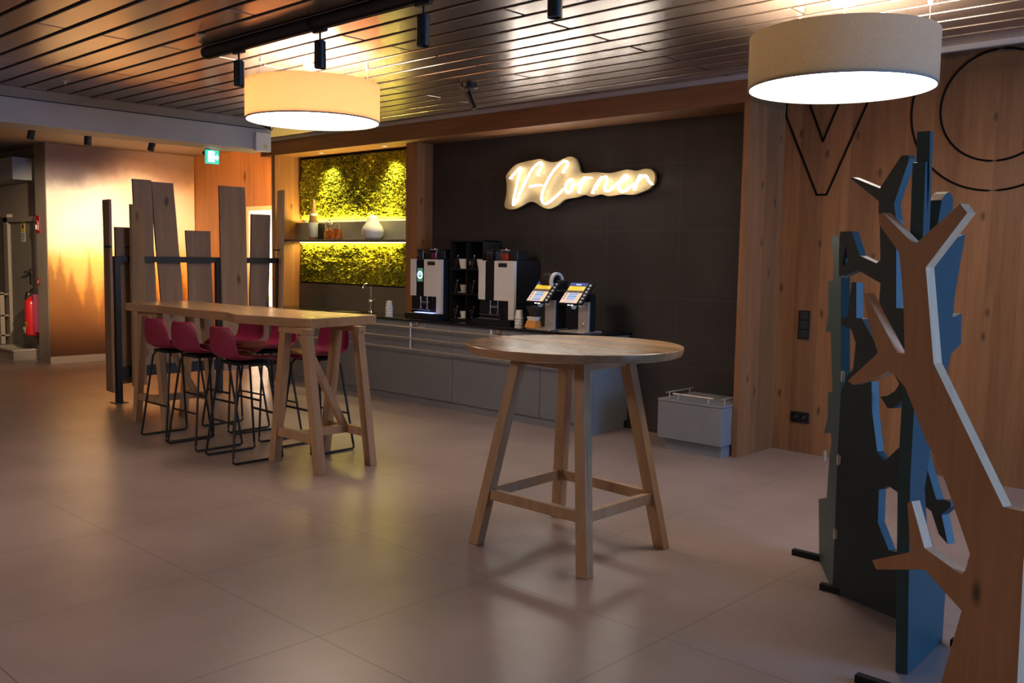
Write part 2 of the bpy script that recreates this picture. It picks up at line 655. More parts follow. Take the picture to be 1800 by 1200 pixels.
M['grey'] = plain('grey_laminate', (0.195, 0.195, 0.205), 0.5, noise_amt=0.04)
M['grey_dark'] = plain('grey_backboard', (0.13, 0.122, 0.115), 0.5, noise_amt=0.04)
M['grey_light'] = plain('grey_upstand', (0.30, 0.28, 0.255), 0.5, noise_amt=0.04)
M['white'] = plain('white_plastic', (0.72, 0.70, 0.68), 0.35, noise_amt=0.03)
M['ceramic'] = plain('white_ceramic', (0.78, 0.75, 0.70), 0.3, noise_amt=0.03)
M['paint'] = plain('cool_white_paint', (0.40, 0.385, 0.385), 0.6, noise_amt=0.05, scale=3)
M['paint_dark'] = plain('ledge_paint', (0.26, 0.225, 0.20), 0.6, noise_amt=0.05, scale=3)
M['wall_paint'] = plain('beige_wall_paint', (0.33, 0.26, 0.20), 0.7, noise_amt=0.06, scale=3)
M['door_paint'] = plain('grey_door_paint', (0.25, 0.215, 0.165), 0.6, noise_amt=0.06, scale=3)
M['skirting'] = plain('pale_skirting', (0.50, 0.42, 0.34), 0.5, noise_amt=0.05)
M['orange_wood'] = wood('warm_spruce', (0.30, 0.135, 0.055), (0.43, 0.21, 0.09), 'z', 0.3, 'x', knots=2.0)
M['steel'] = plain('brushed_steel', (0.66, 0.60, 0.54), 0.38, 0.75, noise_amt=0.08)
M['chrome'] = plain('chrome', (0.8, 0.79, 0.77), 0.08, 1.0, noise_amt=0.02)
M['magenta'] = plain('magenta_plastic', (0.235, 0.012, 0.050), 0.45, noise_amt=0.05)
M['red'] = plain('red_enamel', (0.55, 0.014, 0.016), 0.3, noise_amt=0.05)
M['yellow'] = plain('yellow_print', (0.75, 0.52, 0.05), 0.5, noise_amt=0.05)
M['paper'] = plain('paper_white', (0.75, 0.71, 0.66), 0.7, noise_amt=0.04)
M['label'] = plain('grey_label', (0.42, 0.42, 0.44), 0.5, noise_amt=0.05)
M['amber'] = plain('amber_glass', (0.46, 0.13, 0.02), 0.15, coat=0.5)
M['bottle'] = plain('brown_glass', (0.34, 0.17, 0.07), 0.2, coat=0.4)
M['orange'] = plain('orange_card', (0.70, 0.27, 0.05), 0.6)
M['beans'] = plain('dark_granules', (0.035, 0.020, 0.014), 0.7, scale=120, noise_amt=0.6, bump=0.8)
M['redbean'] = plain('red_powder', (0.55, 0.045, 0.02), 0.5)
M['wine'] = plain('wine_print', (0.25, 0.02, 0.06), 0.5)
M['clear'] = glass('clear_plastic', (0.9, 0.9, 0.92), 0.05)
M['line'] = plain('lettering_line', (0.006, 0.004, 0.003), 0.7, spec=0.1)
M['shade_linen'] = shade_mat('linen_shade', (0.42, 0.36, 0.26), 0.17)
M['shade_cream'] = shade_mat('cream_shade', (0.80, 0.56, 0.36), 0.45)
M['diffuser'] = emit('lamp_diffuser', (1.0, 0.86, 0.70), 11.0)
M['neon'] = emit('neon_tube', (1.0, 0.96, 0.88), 34.0)
M['neon_back'] = emit('neon_tube_back', (1.0, 0.90, 0.66), 3.0)
M['board'] = wood('sign_board', (0.42, 0.31, 0.15), (0.52, 0.39, 0.20), 'x', None, rough=0.5)
M['exit_green'] = emit('exit_green', (0.05, 0.62, 0.42), 0.9)
M['exit_white'] = emit('exit_white', (0.85, 1.0, 0.95), 2.2)
M['scr_dark'] = emit('screen_navy', (0.05, 0.07, 0.30), 0.50)
M['scr_yellow'] = emit('screen_yellow', (0.90, 0.62, 0.06), 0.44)
M['scr_blue'] = emit('screen_blue', (0.06, 0.33, 0.72), 0.50)
M['scr_white'] = emit('screen_white', (0.95, 0.72, 0.58), 0.39)
M['scr_sky'] = emit('screen_ring', (0.55, 0.80, 1.0), 1.6)
M['scr_green'] = emit('screen_green', (0.08, 0.25, 0.14), 0.5)
M['led'] = emit('white_led', (0.9, 0.9, 1.0), 3.0)
M['led_blue'] = emit('blue_led', (0.35, 0.45, 1.0), 2.2)
M['led_strip'] = emit('led_strip', (1.0, 0.80, 0.30), 5.0)
M['lens'] = emit('lamp_lens', (1.0, 0.85, 0.6), 4.0)
M['gap'] = plain('shadow_gap', (0.006, 0.006, 0.006), 0.9)

SIGN_BOARD=[(-6.678,2.407),(-6.658,2.437),(-6.611,2.481),(-6.540,2.523),(-6.446,2.541),(-6.345,2.552),(-6.208,2.559),(-6.128,2.534),(-6.051,2.520),(-5.970,2.524),(-5.894,2.549),(-5.820,2.559),(-5.756,2.534),(-5.721,2.467),(-5.689,2.408),(-5.626,2.392),(-5.493,2.394),(-5.347,2.378),(-5.232,2.390),(-5.141,2.402),(-5.038,2.385),(-4.939,2.398),(-4.873,2.386),(-4.833,2.338),(-4.840,2.268),(-4.900,2.212),(-4.986,2.185),(-5.065,2.168),(-5.203,2.177),(-5.342,2.164),(-5.437,2.185),(-5.546,2.167),(-5.633,2.187),(-5.730,2.165),(-5.873,2.151),(-5.958,2.101),(-6.075,2.065),(-6.170,2.085),(-6.266,2.132),(-6.350,2.139),(-6.443,2.102),(-6.555,2.072),(-6.658,2.082),(-6.691,2.120),(-6.667,2.221),(-6.663,2.324)]
SIGN_STROKES={'V':[[(-6.588,2.384),(-6.515,2.438),(-6.445,2.485),(-6.452,2.423),(-6.476,2.373),(-6.510,2.244),(-6.539,2.121),(-6.497,2.146),(-6.439,2.241),(-6.374,2.331),(-6.302,2.439),(-6.230,2.502),(-6.171,2.521),(-6.162,2.487),(-6.187,2.438),(-6.212,2.395)]],'dash':[[(-6.317,2.290),(-6.248,2.296),(-6.172,2.299)]],'C':[[(-5.890,2.408),(-5.840,2.455),(-5.824,2.496),(-5.863,2.514),(-5.927,2.490),(-6.019,2.413),(-6.112,2.285),(-6.154,2.183),(-6.130,2.122),(-6.065,2.123),(-5.962,2.183),(-5.869,2.248)]],'o':[[(-5.779,2.342),(-5.828,2.312),(-5.848,2.269),(-5.825,2.214),(-5.783,2.229),(-5.756,2.282),(-5.772,2.336),(-5.757,2.298),(-5.707,2.285)]],'r':[[(-5.693,2.274),(-5.659,2.305),(-5.612,2.351)],[(-5.684,2.209),(-5.644,2.277),(-5.591,2.334),(-5.543,2.342)]],'n':[[(-5.518,2.198),(-5.473,2.276),(-5.408,2.341)],[(-5.492,2.234),(-5.440,2.295),(-5.394,2.335),(-5.354,2.339),(-5.346,2.302),(-5.371,2.240),(-5.357,2.213),(-5.311,2.217),(-5.266,2.246)]],'e':[[(-5.266,2.246),(-5.221,2.281),(-5.163,2.294),(-5.113,2.322),(-5.120,2.343),(-5.158,2.335),(-5.195,2.290),(-5.206,2.234),(-5.179,2.202),(-5.135,2.205),(-5.084,2.234),(-5.047,2.263)]],'r2':[[(-5.039,2.212),(-5.010,2.277),(-4.975,2.341)],[(-5.028,2.237),(-4.986,2.296),(-4.937,2.330),(-4.900,2.323),(-4.880,2.292),(-4.848,2.255)]]}
P1=[[(0.473,0.000),(0.002,0.001),(-0.124,0.299),(0.154,0.377),(0.179,0.607),(0.234,0.677),(0.182,0.719),(-0.052,0.676),(0.062,0.777),(0.039,0.908),(0.172,0.927),(0.018,1.218),(-0.168,1.210),(-0.093,1.307),(-0.150,1.480),(0.012,1.484),(0.028,1.557),(-0.060,1.645),(-0.105,1.721),(0.129,1.715),(0.268,1.503),(0.436,0.964),(0.466,0.250)]]
P2=[[(-0.001,0.000),(-0.004,0.280),(-0.011,0.667),(-0.009,0.969),(0.023,1.030),(0.068,1.017),(0.178,1.042),(0.191,0.905),(0.233,0.730),(0.273,0.691),(0.364,0.781),(0.478,0.791),(0.549,0.635),(0.570,0.591),(0.615,0.602),(0.641,0.599),(0.642,0.580),(0.600,0.535),(0.639,0.420),(0.591,0.450),(0.547,0.536),(0.489,0.558),(0.433,0.557),(0.369,0.571),(0.310,0.590),(0.255,0.559),(0.259,0.408),(0.330,0.302),(0.556,0.328),(0.593,0.011)],[(0.025,1.488),(0.054,1.489),(0.065,1.324),(0.100,1.322),(0.183,1.224),(0.206,1.183),(0.067,1.022),(0.028,1.017),(0.018,1.037),(0.061,1.088),(0.069,1.209),(0.036,1.270),(-0.029,1.286),(-0.031,1.317),(0.007,1.324)],[(-0.015,1.969),(-0.002,1.973),(0.166,1.912),(0.279,2.046),(0.311,2.046),(0.324,2.030),(0.252,1.839),(0.270,1.769),(0.297,1.383),(0.345,1.381),(0.367,1.147),(0.478,1.013),(0.495,0.770),(0.388,0.758),(0.367,0.966),(0.347,0.983),(0.312,0.940),(0.279,0.935),(0.233,0.982),(0.272,0.990),(0.316,1.019),(0.336,1.052),(0.287,1.112),(0.232,1.234),(0.197,1.411),(0.198,1.490),(0.057,1.546),(-0.020,1.517),(-0.048,1.517),(-0.045,1.560),(-0.008,1.584),(-0.025,1.661),(-0.023,1.725),(0.009,1.724),(0.066,1.612),(0.168,1.578),(0.191,1.591),(0.178,1.736),(0.166,1.805),(0.163,1.856)],[(-0.067,1.724),(-0.022,1.725),(-0.025,1.661),(-0.043,1.560),(-0.046,1.514),(-0.061,1.514),(-0.069,1.640)]]
P3=[[(0.140,0.000),(0.084,0.448),(0.042,0.780),(0.039,1.095),(0.040,1.385),(0.029,1.670),(0.013,1.939),(0.031,1.943),(0.065,1.752),(0.066,1.853),(0.043,2.053),(0.081,2.053),(0.091,1.855),(0.104,1.672),(0.189,1.716),(0.224,1.818),(0.267,1.844),(0.314,1.855),(0.369,1.831),(0.366,1.776),(0.260,1.702),(0.336,1.667),(0.562,1.702),(0.525,1.616),(0.466,1.459),(0.453,1.369),(0.574,1.381),(0.592,1.255),(0.460,1.222),(0.345,1.064),(0.281,0.916),(0.221,0.717),(0.276,0.559),(0.432,0.397),(0.583,0.234),(0.581,0.002)]]
P4=[[(0.187,0.013),(0.275,0.407),(0.118,0.500),(-0.095,0.434),(-0.116,0.463),(0.053,0.545),(0.033,0.690),(0.029,0.720),(0.046,0.729),(0.112,0.577),(0.266,0.529),(0.280,0.550),(0.293,0.611),(0.182,0.829),(0.125,0.917),(0.094,0.955),(-0.007,1.132),(-0.031,1.151),(-0.060,1.175),(-0.092,1.181),(-0.130,1.158),(-0.251,1.112),(-0.281,1.123),(-0.141,1.246),(-0.163,1.291),(-0.192,1.353),(-0.224,1.460),(-0.213,1.465),(-0.053,1.255),(-0.020,1.254),(-0.036,1.425),(-0.059,1.568),(-0.070,1.619),(-0.168,1.723),(-0.170,1.757),(-0.152,1.763),(-0.004,1.645),(0.174,1.782),(0.203,1.750),(0.050,1.566),(0.105,1.235),(0.402,0.799),(0.504,0.803),(0.507,0.758),(0.484,0.650),(0.491,0.249),(0.497,0.081)]]

# ================================================================== the setting
b = MB().bounds((-17.2, -1.5, -0.12), (3.6, 7.9, 0.0))
struct('floor', b, M['floor'])

# ceiling of long satin slats with dark shadow gaps
b = MB()
PIT, Y0, LEN = 0.21, 2.344, 2.57
for i in range(-18, 21):
    ya = Y0 + i * PIT
    x = -3.9 - 0.5 * LEN * (i % 2)
    k0 = math.floor((-9.2 - x) / LEN)
    for k in range(k0, 6):
        a, c = max(-9.16, x + k * LEN) + 0.010, min(3.5, x + (k + 1) * LEN) - 0.010
        if c - a > 0.05:
            b.bounds((a, ya + 0.018, 3.035), (c, min(ya + PIT - 0.018, 6.615), 3.062), 0.004)
struct('ceiling', b, M['ceil'])
struct('ceiling_plate', MB().bounds((-9.4, -1.5, 3.10), (3.6, 6.62, 3.16)), M['gap'])
struct('ceiling_corridor', MB().bounds((-17.2, -1.5, 3.035), (-9.45, 7.9, 3.16)), M['wall_paint'])

# painted beam between the hall and the mural corridor
b = MB().bounds((-9.50, -1.5, 2.71), (-9.10, 5.75, 2.93)).bounds((-9.50, -1.5, 2.93), (-9.17, 5.75, 3.10))
struct('trim_1', b, M['paint'])
b = MB().bounds((-9.17, -1.5, 2.945), (-9.12, 5.75, 3.034))
struct('trim_2', b, M['paint_dark'])

# bulkhead, soffit and bright edge strip over the niche
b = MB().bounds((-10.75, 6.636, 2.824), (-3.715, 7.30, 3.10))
struct('trim_3', b, M['fascia_wood_shaded'])
struct('trim_4', MB().bounds((-10.6, 6.60, 2.998), (3.5, 6.635, 3.034)), M['paint'])

# back walls
struct('wall_back', MB().bounds((-7.87, 7.05, 0), (-3.765, 7.20, 2.83)), M['tile'])
struct('wall_back_right', MB().bounds((-3.72, 7.23, 0), (3.5, 7.36, 3.5)), M['wall_wood'])
struct('wall_pier', MB().bounds((-3.765, 6.636, 0), (-3.717, 7.25, 2.83)), M['side_wood'])
struct('ceiling_recess', MB().bounds((-3.70, 6.63, 3.40), (3.5, 7.36, 3.5)), M['gap'])
struct('wall_bulkhead', MB().bounds((-3.70, 6.64, 3.04), (3.5, 6.68, 3.5)), M['paint_dark'])
b = MB().bounds((-8.06, 6.82, 0.92), (-7.87, 7.06, 2.83))
struct('wall_column', b, M['side_wood'])
b = MB().bounds((-10.50, 6.64, 0), (-10.42, 7.22, 2.83))
struct('wall_niche_side', b, M['side_wood'])
struct('wall_niche_back', MB().bounds((-10.42, 7.07, 0), (-7.87, 7.20, 2.83)), M['grey_dark'])
# warm wood wall with the lit glass door
b = MB().bounds((-13.5, 7.13, 0), (-11.95, 7.25, 3.04)).bounds((-11.95, 7.13, 2.24), (-10.5, 7.25, 3.04)).bounds((-11.16, 7.13, 0), (-10.5, 7.25, 2.24))
struct('wall_door_side', b, M['orange_wood'])
d = struct('door_1', MB().bounds((-11.95, 7.14, 0.0), (-11.89, 7.22, 2.24)).bounds((-11.22, 7.14, 0.0), (-11.16, 7.22, 2.24)).bounds((-11.89, 7.14, 2.18), (-11.22, 7.22, 2.24)), M['paper'])


def pane_mat():
    mt, nt, p = new_mat('backlit_door_glass')
    tc = N(nt, 'ShaderNodeTexCoord')
    nz = N(nt, 'ShaderNodeTexNoise')
    nz.inputs['Scale'].default_value = 7
    nz.inputs['Detail'].default_value = 3
    nz.inputs['Distortion'].default_value = 1.2
    nt.links.new(tc.outputs['Object'], nz.inputs['Vector'])
    rp = ramp(nt, [(0.40, (1.0, 0.62, 0.34)), (0.50, (1.0, 0.84, 0.66)), (0.58, (0.55, 0.30, 0.16))])
    nt.links.new(nz.outputs['Fac'], rp.inputs['Fac'])
    nt.links.new(rp.outputs['Color'], p.inputs['Emission Color'])
    p.inputs['Emission Strength'].default_value = 3.0
    p.inputs['Base Color'].default_value = (0.5, 0.4, 0.3, 1)
    p.inputs['Roughness'].default_value = 0.2
    return mt


obj('door_pane', MB().bounds((-11.89, 7.17, 0.02), (-11.22, 7.19, 2.18)), pane_mat(), d)
obj('door_handle', MB().cyl((-11.86, 7.12, 0.95), (-11.86, 7.12, 1.30), 0.012), M['steel'], d)

# mural wall, its corner return and the service corner on the far left
struct('wall_left', MB().bounds((-13.6, 5.10, 0), (-13.425, 7.25, 3.04)), M['wall_paint'])
struct('baseboard_left', MB().bounds((-13.42, 4.95, 0), (-13.395, 7.13, 0.10)), M['skirting'])
t = tag(obj('forest_mural', MB().bounds((-13.422, 4.955, 0.10), (-13.407, 7.12, 3.03)), M['mural']),
        'wall print of misty amber fir forest under a brown cloud bank', 'mural')
struct('wall_left_return', MB().bounds((-13.80, 4.95, 0), (-13.425, 5.099, 3.04)), M['wall_paint'])
struct('wall_service', MB().bounds((-17.2, 5.10, 0), (-13.75, 5.25, 3.04)), M['wall_paint'])
struct('trim_5', MB().bounds((-16.5, 4.75, 2.55), (-14.05, 5.10, 2.86)), M['paint'])
d = struct('door_2', MB().bounds((-15.1, 5.06, 0.0), (-14.18, 5.10, 1.98), 0.004), M['door_paint'])
hb = MB().cyl((-14.33, 5.06, 1.25), (-14.33, 5.005, 1.25), 0.022).tube([(-14.33, 5.01, 1.25), (-14.46, 5.01, 1.25)], 0.013).bounds((-14.36, 5.045, 1.08), (-14.30, 5.06, 1.30), 0.008)
obj('door_handle', hb, M['black'], d)
struct('trim_6', MB().bounds((-15.30, 5.02, 0.13), (-15.14, 5.10, 2.1)).bounds((-15.30, 5.02, 1.98), (-14.12, 5.10, 2.05)), M['wall_paint'])
struct('wall_far', MB().bounds((-17.3, -1.5, 0), (-17.2, 7.9, 3.1)), M['wall_paint'])

# right-hand window wall (beside the camera)
b = MB().bounds((3.5, -1.5, 0), (3.6, 7.9, 0.5)).bounds((3.5, -1.5, 2.65), (3.6, 7.9, 3.5)).bounds((3.5, 6.5, 0.5), (3.6, 7.9, 2.65)).bounds((3.5, -1.5, 0.5), (3.6, 3.5, 2.65))
struct('wall_right', b, M['wall_paint'])
b = MB()
for y in (3.5, 4.48, 5.46, 6.44):
    b.bounds((3.48, y, 0.5), (3.56, y + 0.06, 2.65))
b.bounds((3.48, 3.5, 0.5), (3.56, 6.5, 0.56)).bounds((3.48, 3.5, 2.59), (3.56, 6.5, 2.65))
struct('window_1', b, M['paint'])

# ================================================================== lettering on the wood wall
def stroke_poly(pts, w, y, closed=True):
    mb = MB()
    n = len(pts)
    for i in range(n if closed else n - 1):
        p, q = Vector((pts[i][0], 0, pts[i][1])), Vector((pts[(i + 1) % n][0], 0, pts[(i + 1) % n][1]))
        e = (q - p).normalized() * w * 0.4
        mb.bar((p.x - e.x, y, p.z - e.z), (q.x + e.x, y, q.z + e.z), w, 0.006, (0, 1, 0))
    return mb


VX = -3.375
t = thing('wall_letter', 'large outlined letter V in thin dark lines on the wood wall', 'lettering', (0, 0, 0))
hv = [(VX - 0.041, 2.128), (VX + 0.041, 2.128), (VX + 0.555, 3.29), (VX + 0.325, 3.29), (VX, 2.545), (VX - 0.325, 3.29), (VX - 0.555, 3.29)]
hv = [(-3.416, 2.128), (-3.334, 2.128), (-2.836, 3.29), (-3.08, 3.29), (-3.384, 2.555), (-3.69, 3.29), (-3.712, 3.29), (-3.712, 2.78)]
obj('letter_outline', stroke_poly(hv, 0.016, 7.226), M['line'], t)
t = thing('wall_letter', 'large outlined letter O, two dark rings on the wood wall', 'lettering', (0, 0, 0))
for rr, nm in ((0.390, 'inner_ring'), (0.600, 'outer_ring')):
    pts = [(-2.095 + rr * math.cos(a), 7.226, 2.715 + rr * math.sin(a)) for a in [2 * math.pi * k / 96 for k in range(96)]]
    obj(nm, MB().tube(pts, 0.008, 6, True), M['line'], t)

# switch panel and outlets
t = thing('switch_panel', 'tall black switch panel on the wood wall left of the screen', 'switch', (-3.473, 7.23, 1.068))
obj('cover_plate', MB().box((0, -0.008, 0), (0.095, 0.016, 0.235), 0.003), M['matte_black'], t)
for k in range(3):
    obj('rocker', MB().box((0, -0.019, 0.078 - 0.078 * k), (0.068, 0.008, 0.066), 0.003), M['black'], t)
t = thing('power_outlet', 'wide black twin outlet low on the wood wall', 'outlet', (-3.473, 7.23, 0.297))
obj('cover_plate', MB().box((0, -0.008, 0), (0.16, 0.016, 0.088), 0.003), M['matte_black'], t)
for k in (-1, 1):
    obj('socket', MB().lathe([(0.0, 0.004), (0.02, 0.004), (0.024, 0.0), (0.03, 0.0), (0.03, 0.006)], n=20, M=Matrix.Translation((k * 0.038, -0.016, 0)) @ Matrix.Rotation(R(90), 4, 'X')), M['black'], t)
t = thing('power_outlet', 'small black outlet on the grey splashback below the moss', 'outlet', (-9.975, 7.05, 1.067))
obj('cover_plate', MB().box((0, -0.008, 0), (0.15, 0.016, 0.085), 0.003), M['matte_black'], t)
for k in (-1, 1):
    obj('socket', MB().lathe([(0.0, 0.004), (0.02, 0.004), (0.024, 0.0), (0.03, 0.0), (0.03, 0.006)], n=16, M=Matrix.Translation((k * 0.036, -0.016, 0)) @ Matrix.Rotation(R(90), 4, 'X')), M['black'], t)

# ================================================================== moss pictures and niche
def moss(x0, x1, z0, z1, y):
    mb = MB()
    nx, nz = int((x1 - x0) / 0.011), int((z1 - z0) / 0.011)
    vs = []
    for j in range(nz + 1):
        for i in range(nx + 1):
            x, z = x0 + (x1 - x0) * i / nx, z0 + (z1 - z0) * j / nz
            h = 0.020 * noise.noise((x * 19, z * 19, 1)) + 0.030 * noise.noise((x * 52, z * 52, 5)) + 0.02 * noise.noise((x * 6, z * 6, 9))
            if i in (0, nx) or j in (0, nz):
                h = -0.03
            vs.append((x, y - 0.035 - h, z))
    fs = []
    for j in range(nz):
        for i in range(nx):
            a = j * (nx + 1) + i
            fs.append((a, a + 1, a + nx + 2, a + nx + 1))
    mb.add(vs, fs)
    return mb


t = thing('moss_picture', 'tall yellow green moss panel above the niche shelf', 'moss', (0, 0, 0))
obj('moss', moss(-10.40, -8.07, 2.02, 2.80, 7.045), M['moss'], t, smooth=False)
obj('backing', MB().bounds((-10.41, 7.045, 2.01), (-8.065, 7.068, 2.815)), M['gap'], t)
t = thing('moss_picture', 'low dark green moss panel between niche shelf and splashback', 'moss', (0, 0, 0))
obj('moss', moss(-10.40, -8.07, 1.215, 1.722, 7.045), M['moss'], t, smooth=False)
obj('backing', MB().bounds((-10.41, 7.045, 1.205), (-8.065, 7.068, 1.735)), M['gap'], t)
struct('trim_7', MB().bounds((-10.415, 7.0, 0.905), (-8.065, 7.068, 1.205)), M['grey_dark'])
t = thing('niche_shelf', 'grey shelf with upstand and light strips in the moss niche', 'shelf', (-9.24, 6.88, 1.735))
obj('shelf_board', MB().bounds((-1.178, -0.14, 0), (1.178, 0.165, 0.028), 0.003), M['grey_dark'], t)
obj('upstand', MB().bounds((-1.178, 0.085, 0.028), (1.178, 0.10, 0.248), 0.002), M['grey_light'], t)
obj('light_strip', MB().bounds((-1.15, 0.108, 0.225), (1.15, 0.124, 0.237)), M['led_strip'], t, label='glowing strip behind the upstand')
obj('light_strip', MB().bounds((-1.15, 0.108, -0.010), (1.15, 0.124, -0.001)), M['led_strip'], t, label='glowing strip under the shelf')

for x, lab in ((-9.68, 'recessed downlight in the soffit over the left of the moss'), (-8.45, 'recessed downlight in the soffit over the right of the moss')):
    t = thing('downlight', lab, 'downlight', (x, 6.83, 2.8225), group='soffit downlights')
    obj('trim_ring', MB().lathe([(0.024, 0.0), (0.040, 0.0), (0.040, -0.004), (0.026, -0.005), (0.024, 0.0)], n=24), M['steel'], t, smooth=True)
    obj('lens', MB().lathe([(0, 0.0), (0.022, 0.0), (0.022, -0.002), (0, -0.002)], n=20), M['lens'], t)

SZ = 1.7632
t = thing('wine_bottle', 'tall brown bottle with pale label on niche shelf', 'bottle', (-9.87, 6.84, SZ))
obj('glass_body', MB().lathe([(0, 0), (0.055, 0), (0.058, 0.01), (0.058, 0.22), (0.050, 0.28), (0.030, 0.36), (0.022, 0.40), (0.022, 0.47), (0.025, 0.475), (0.025, 0.495), (0, 0.495)]), M['bottle'], t, smooth=True)
obj('label', MB().lathe([(0.0592, 0.03), (0.0592, 0.21), (0.0585, 0.211)]), M['label'], t, smooth=True)
obj('neck_band', MB().lathe([(0.047, 0.285), (0.045, 0.31), (0.042, 0.325)]), M['paper'], t, smooth=True)
t = thing('storage_tin', 'dark narrow box behind the tall brown bottle', 'box', (-9.755, 6.88, SZ))
obj('tin_body', MB().box((0, 0, 0.09), (0.07, 0.06, 0.18), 0.006), M['black'], t)
obj('tin_lid', MB().box((0, 0, 0.187), (0.073, 0.063, 0.014), 0.004), M['matte_black'], t)


def decanter(x, y, lab, col):
    t = thing('scent_bottle', lab, 'bottle', (x, y, SZ))
    obj('glass_body', MB().lathe([(0, 0), (0.062, 0), (0.066, 0.008), (0.060, 0.095), (0.050, 0.115), (0.02, 0.122), (0.018, 0.14), (0, 0.14)], n=24), col, t, smooth=True)
    obj('stopper', MB().lathe([(0.012, 0.138), (0.014, 0.15), (0.036, 0.165), (0.044, 0.19), (0.034, 0.215), (0.010, 0.228), (0.012, 0.245), (0, 0.25)], n=20), M['steel'], t, smooth=True)
    obj('label', MB().box((0.004, -0.064, 0.05), (0.045, 0.006, 0.045), 0.002), M['yellow'], t)
    return t


decanter(-9.535, 6.84, 'amber glass jar with round metal stopper left on niche shelf', M['amber'])
t = thing('handled_jar', 'amber jar with wire handle beside the stoppered jar', 'jar', (-9.385, 6.85, SZ))
obj('glass_body', MB().lathe([(0, 0), (0.058, 0), (0.066, 0.008), (0.052, 0.10), (0.044, 0.118), (0.045, 0.13), (0, 0.13)], n=24), M['amber'], t, smooth=True)
obj('wire_handle', MB().tube([(0.047 * math.cos(a), 0, 0.125 + 0.075 * math.sin(a)) for a in [math.pi * k / 12 for k in range(13)]], 0.004, 6), M['steel'], t, smooth=True)
t = thing('pear_vase', 'white pear shaped vase with twig on niche shelf', 'vase', (-8.665, 6.83, SZ))
obj('vase_body', MB().lathe([(0, 0), (0.07, 0), (0.105, 0.02), (0.128, 0.065), (0.130, 0.10), (0.115, 0.145), (0.085, 0.185), (0.064, 0.225), (0.055, 0.255), (0.040, 0.275), (0.015, 0.283), (0, 0.282)], n=40), M['ceramic'], t, smooth=True)
obj('twig', MB().tube([(0, 0, 0.275), (-0.012, 0, 0.31), (-0.022, 0, 0.325)], [0.006, 0.005, 0.004], 8), M['bottle'], t, smooth=True)

# ================================================================== counter
FY = 6.50
xs = [-10.54, -9.35, -8.14, -6.935, -5.73]
labs = ['grey counter base unit at the far left end, behind the high bar table',
        'grey counter base unit behind the bar stools, below the faucet end',
        'grey counter base unit below the left coffee machine',
        'grey counter base unit below the right coffee machine',
        'short grey counter base unit at the end beside the round table']
for i, x0 in enumerate(xs):
    x1 = xs[i + 1] if i < 4 else -5.105
    if i == 0:
        x0 = -10.40
    t = thing('base_unit', labs[i], 'cabinet', (x0, FY, 0), group='counter base units')
    w = x1 - x0
    obj('carcass', MB().bounds((0.002, 0.022, 0.075), (w - 0.002, 0.545, 0.882)), M['grey'], t)
    obj('plinth', MB().bounds((0.0, 0.012, 0.0), (w - (0.0 if i < 4 else 0.004), 0.50, 0.075)), M['grey'], t)
    obj('drawer_front', MB().bounds((0.003, 0.0, 0.712), (w - 0.003, 0.021, 0.88), 0.002), M['grey'], t)
    obj('door_front', MB().bounds((0.003, 0.0, 0.078), (w - 0.003, 0.021, 0.690), 0.002), M['grey'], t)
    obj('grip_channel', MB().bounds((0.003, 0.018, 0.690), (w - 0.003, 0.0225, 0.712)), M['gap'], t)
t = thing('worktop', 'long polished black worktop on the grey counter', 'worktop', (-7.75, 6.75, 0.882))
obj('slab', MB().bounds((-2.665, -0.275, 0), (2.67, 0.295, 0.023), 0.003), M['stone'], t)

t = thing('tray_rail', 'three-bar metal rail on brackets along the counter front', 'rail', (0, 0, 0))
br = [-9.95, -8.75, -7.53, -6.33, -5.25]
for z in (0.822, 0.708, 0.590):
    for a, c in zip(br, br[1:]):
        obj('rail_bar', MB().cyl((a + 0.02, 6.445, z), (c - 0.02, 6.445, z), 0.0095, 12), M['steel'], t, smooth=True)
for x in br:
    p = MB().cyl((x, 6.445, 0.575), (x, 6.445, 0.875), 0.009, 12)
    for z in (0.822, 0.708, 0.590):
        p.cyl((x - 0.03, 6.445, z), (x + 0.03, 6.445, z), 0.011, 12)
    o = obj('bracket', p, M['steel'], t, smooth=True)
    q = MB().bounds((x + 0.045, 6.488, 0.80), (x + 0.175, 6.5, 0.878), 0.004)
    q.bounds((x - 0.012, 6.452, 0.84), (x + 0.1, 6.492, 0.852))
    q.bounds((x + 0.07, 6.47, 0.82), (x + 0.14, 6.49, 0.866), 0.006)
    obj('mounting_plate', q, M['chrome'], o)

# faucet
t = thing('faucet', 'slim chrome faucet standing on the black worktop', 'faucet', (-8.706, 6.84, 0.905))
obj('base', MB().lathe([(0, 0), (0.03, 0), (0.03, 0.008), (0.022, 0.016), (0.02, 0.10), (0.028, 0.115), (0.028, 0.15), (0.018, 0.165), (0, 0.165)], n=24), M['chrome'], t, smooth=True)
obj('spout', MB().tube([(0, 0, 0.15), (0, 0, 0.29), (0, -0.012, 0.325), (0, -0.045, 0.342), (0, -0.09, 0.335), (0, -0.115, 0.31), (0, -0.12, 0.285)], 0.012, 12), M['chrome'], t, smooth=True)
obj('lever', MB().tube([(0.02, 0, 0.135), (0.055, 0, 0.145), (0.085, 0, 0.165)], [0.009, 0.007, 0.006], 10), M['chrome'], t, smooth=True)
t = thing('sink_basin', 'black inset sink in worktop in front of the faucet', 'sink', (-8.95, 6.70, 0.905))
obj('rim', MB().bounds((-0.24, -0.16, 0), (0.24, -0.145, 0.006)).bounds((-0.24, 0.115, 0), (0.24, 0.13, 0.006)).bounds((-0.24, -0.145, 0), (-0.225, 0.115, 0.006)).bounds((0.225, -0.145, 0), (0.24, 0.115, 0.006)), M['gloss_black'], t)
obj('basin', MB().bounds((-0.225, -0.145, 0), (0.225, 0.115, 0.002)), M['matte_black'], t)


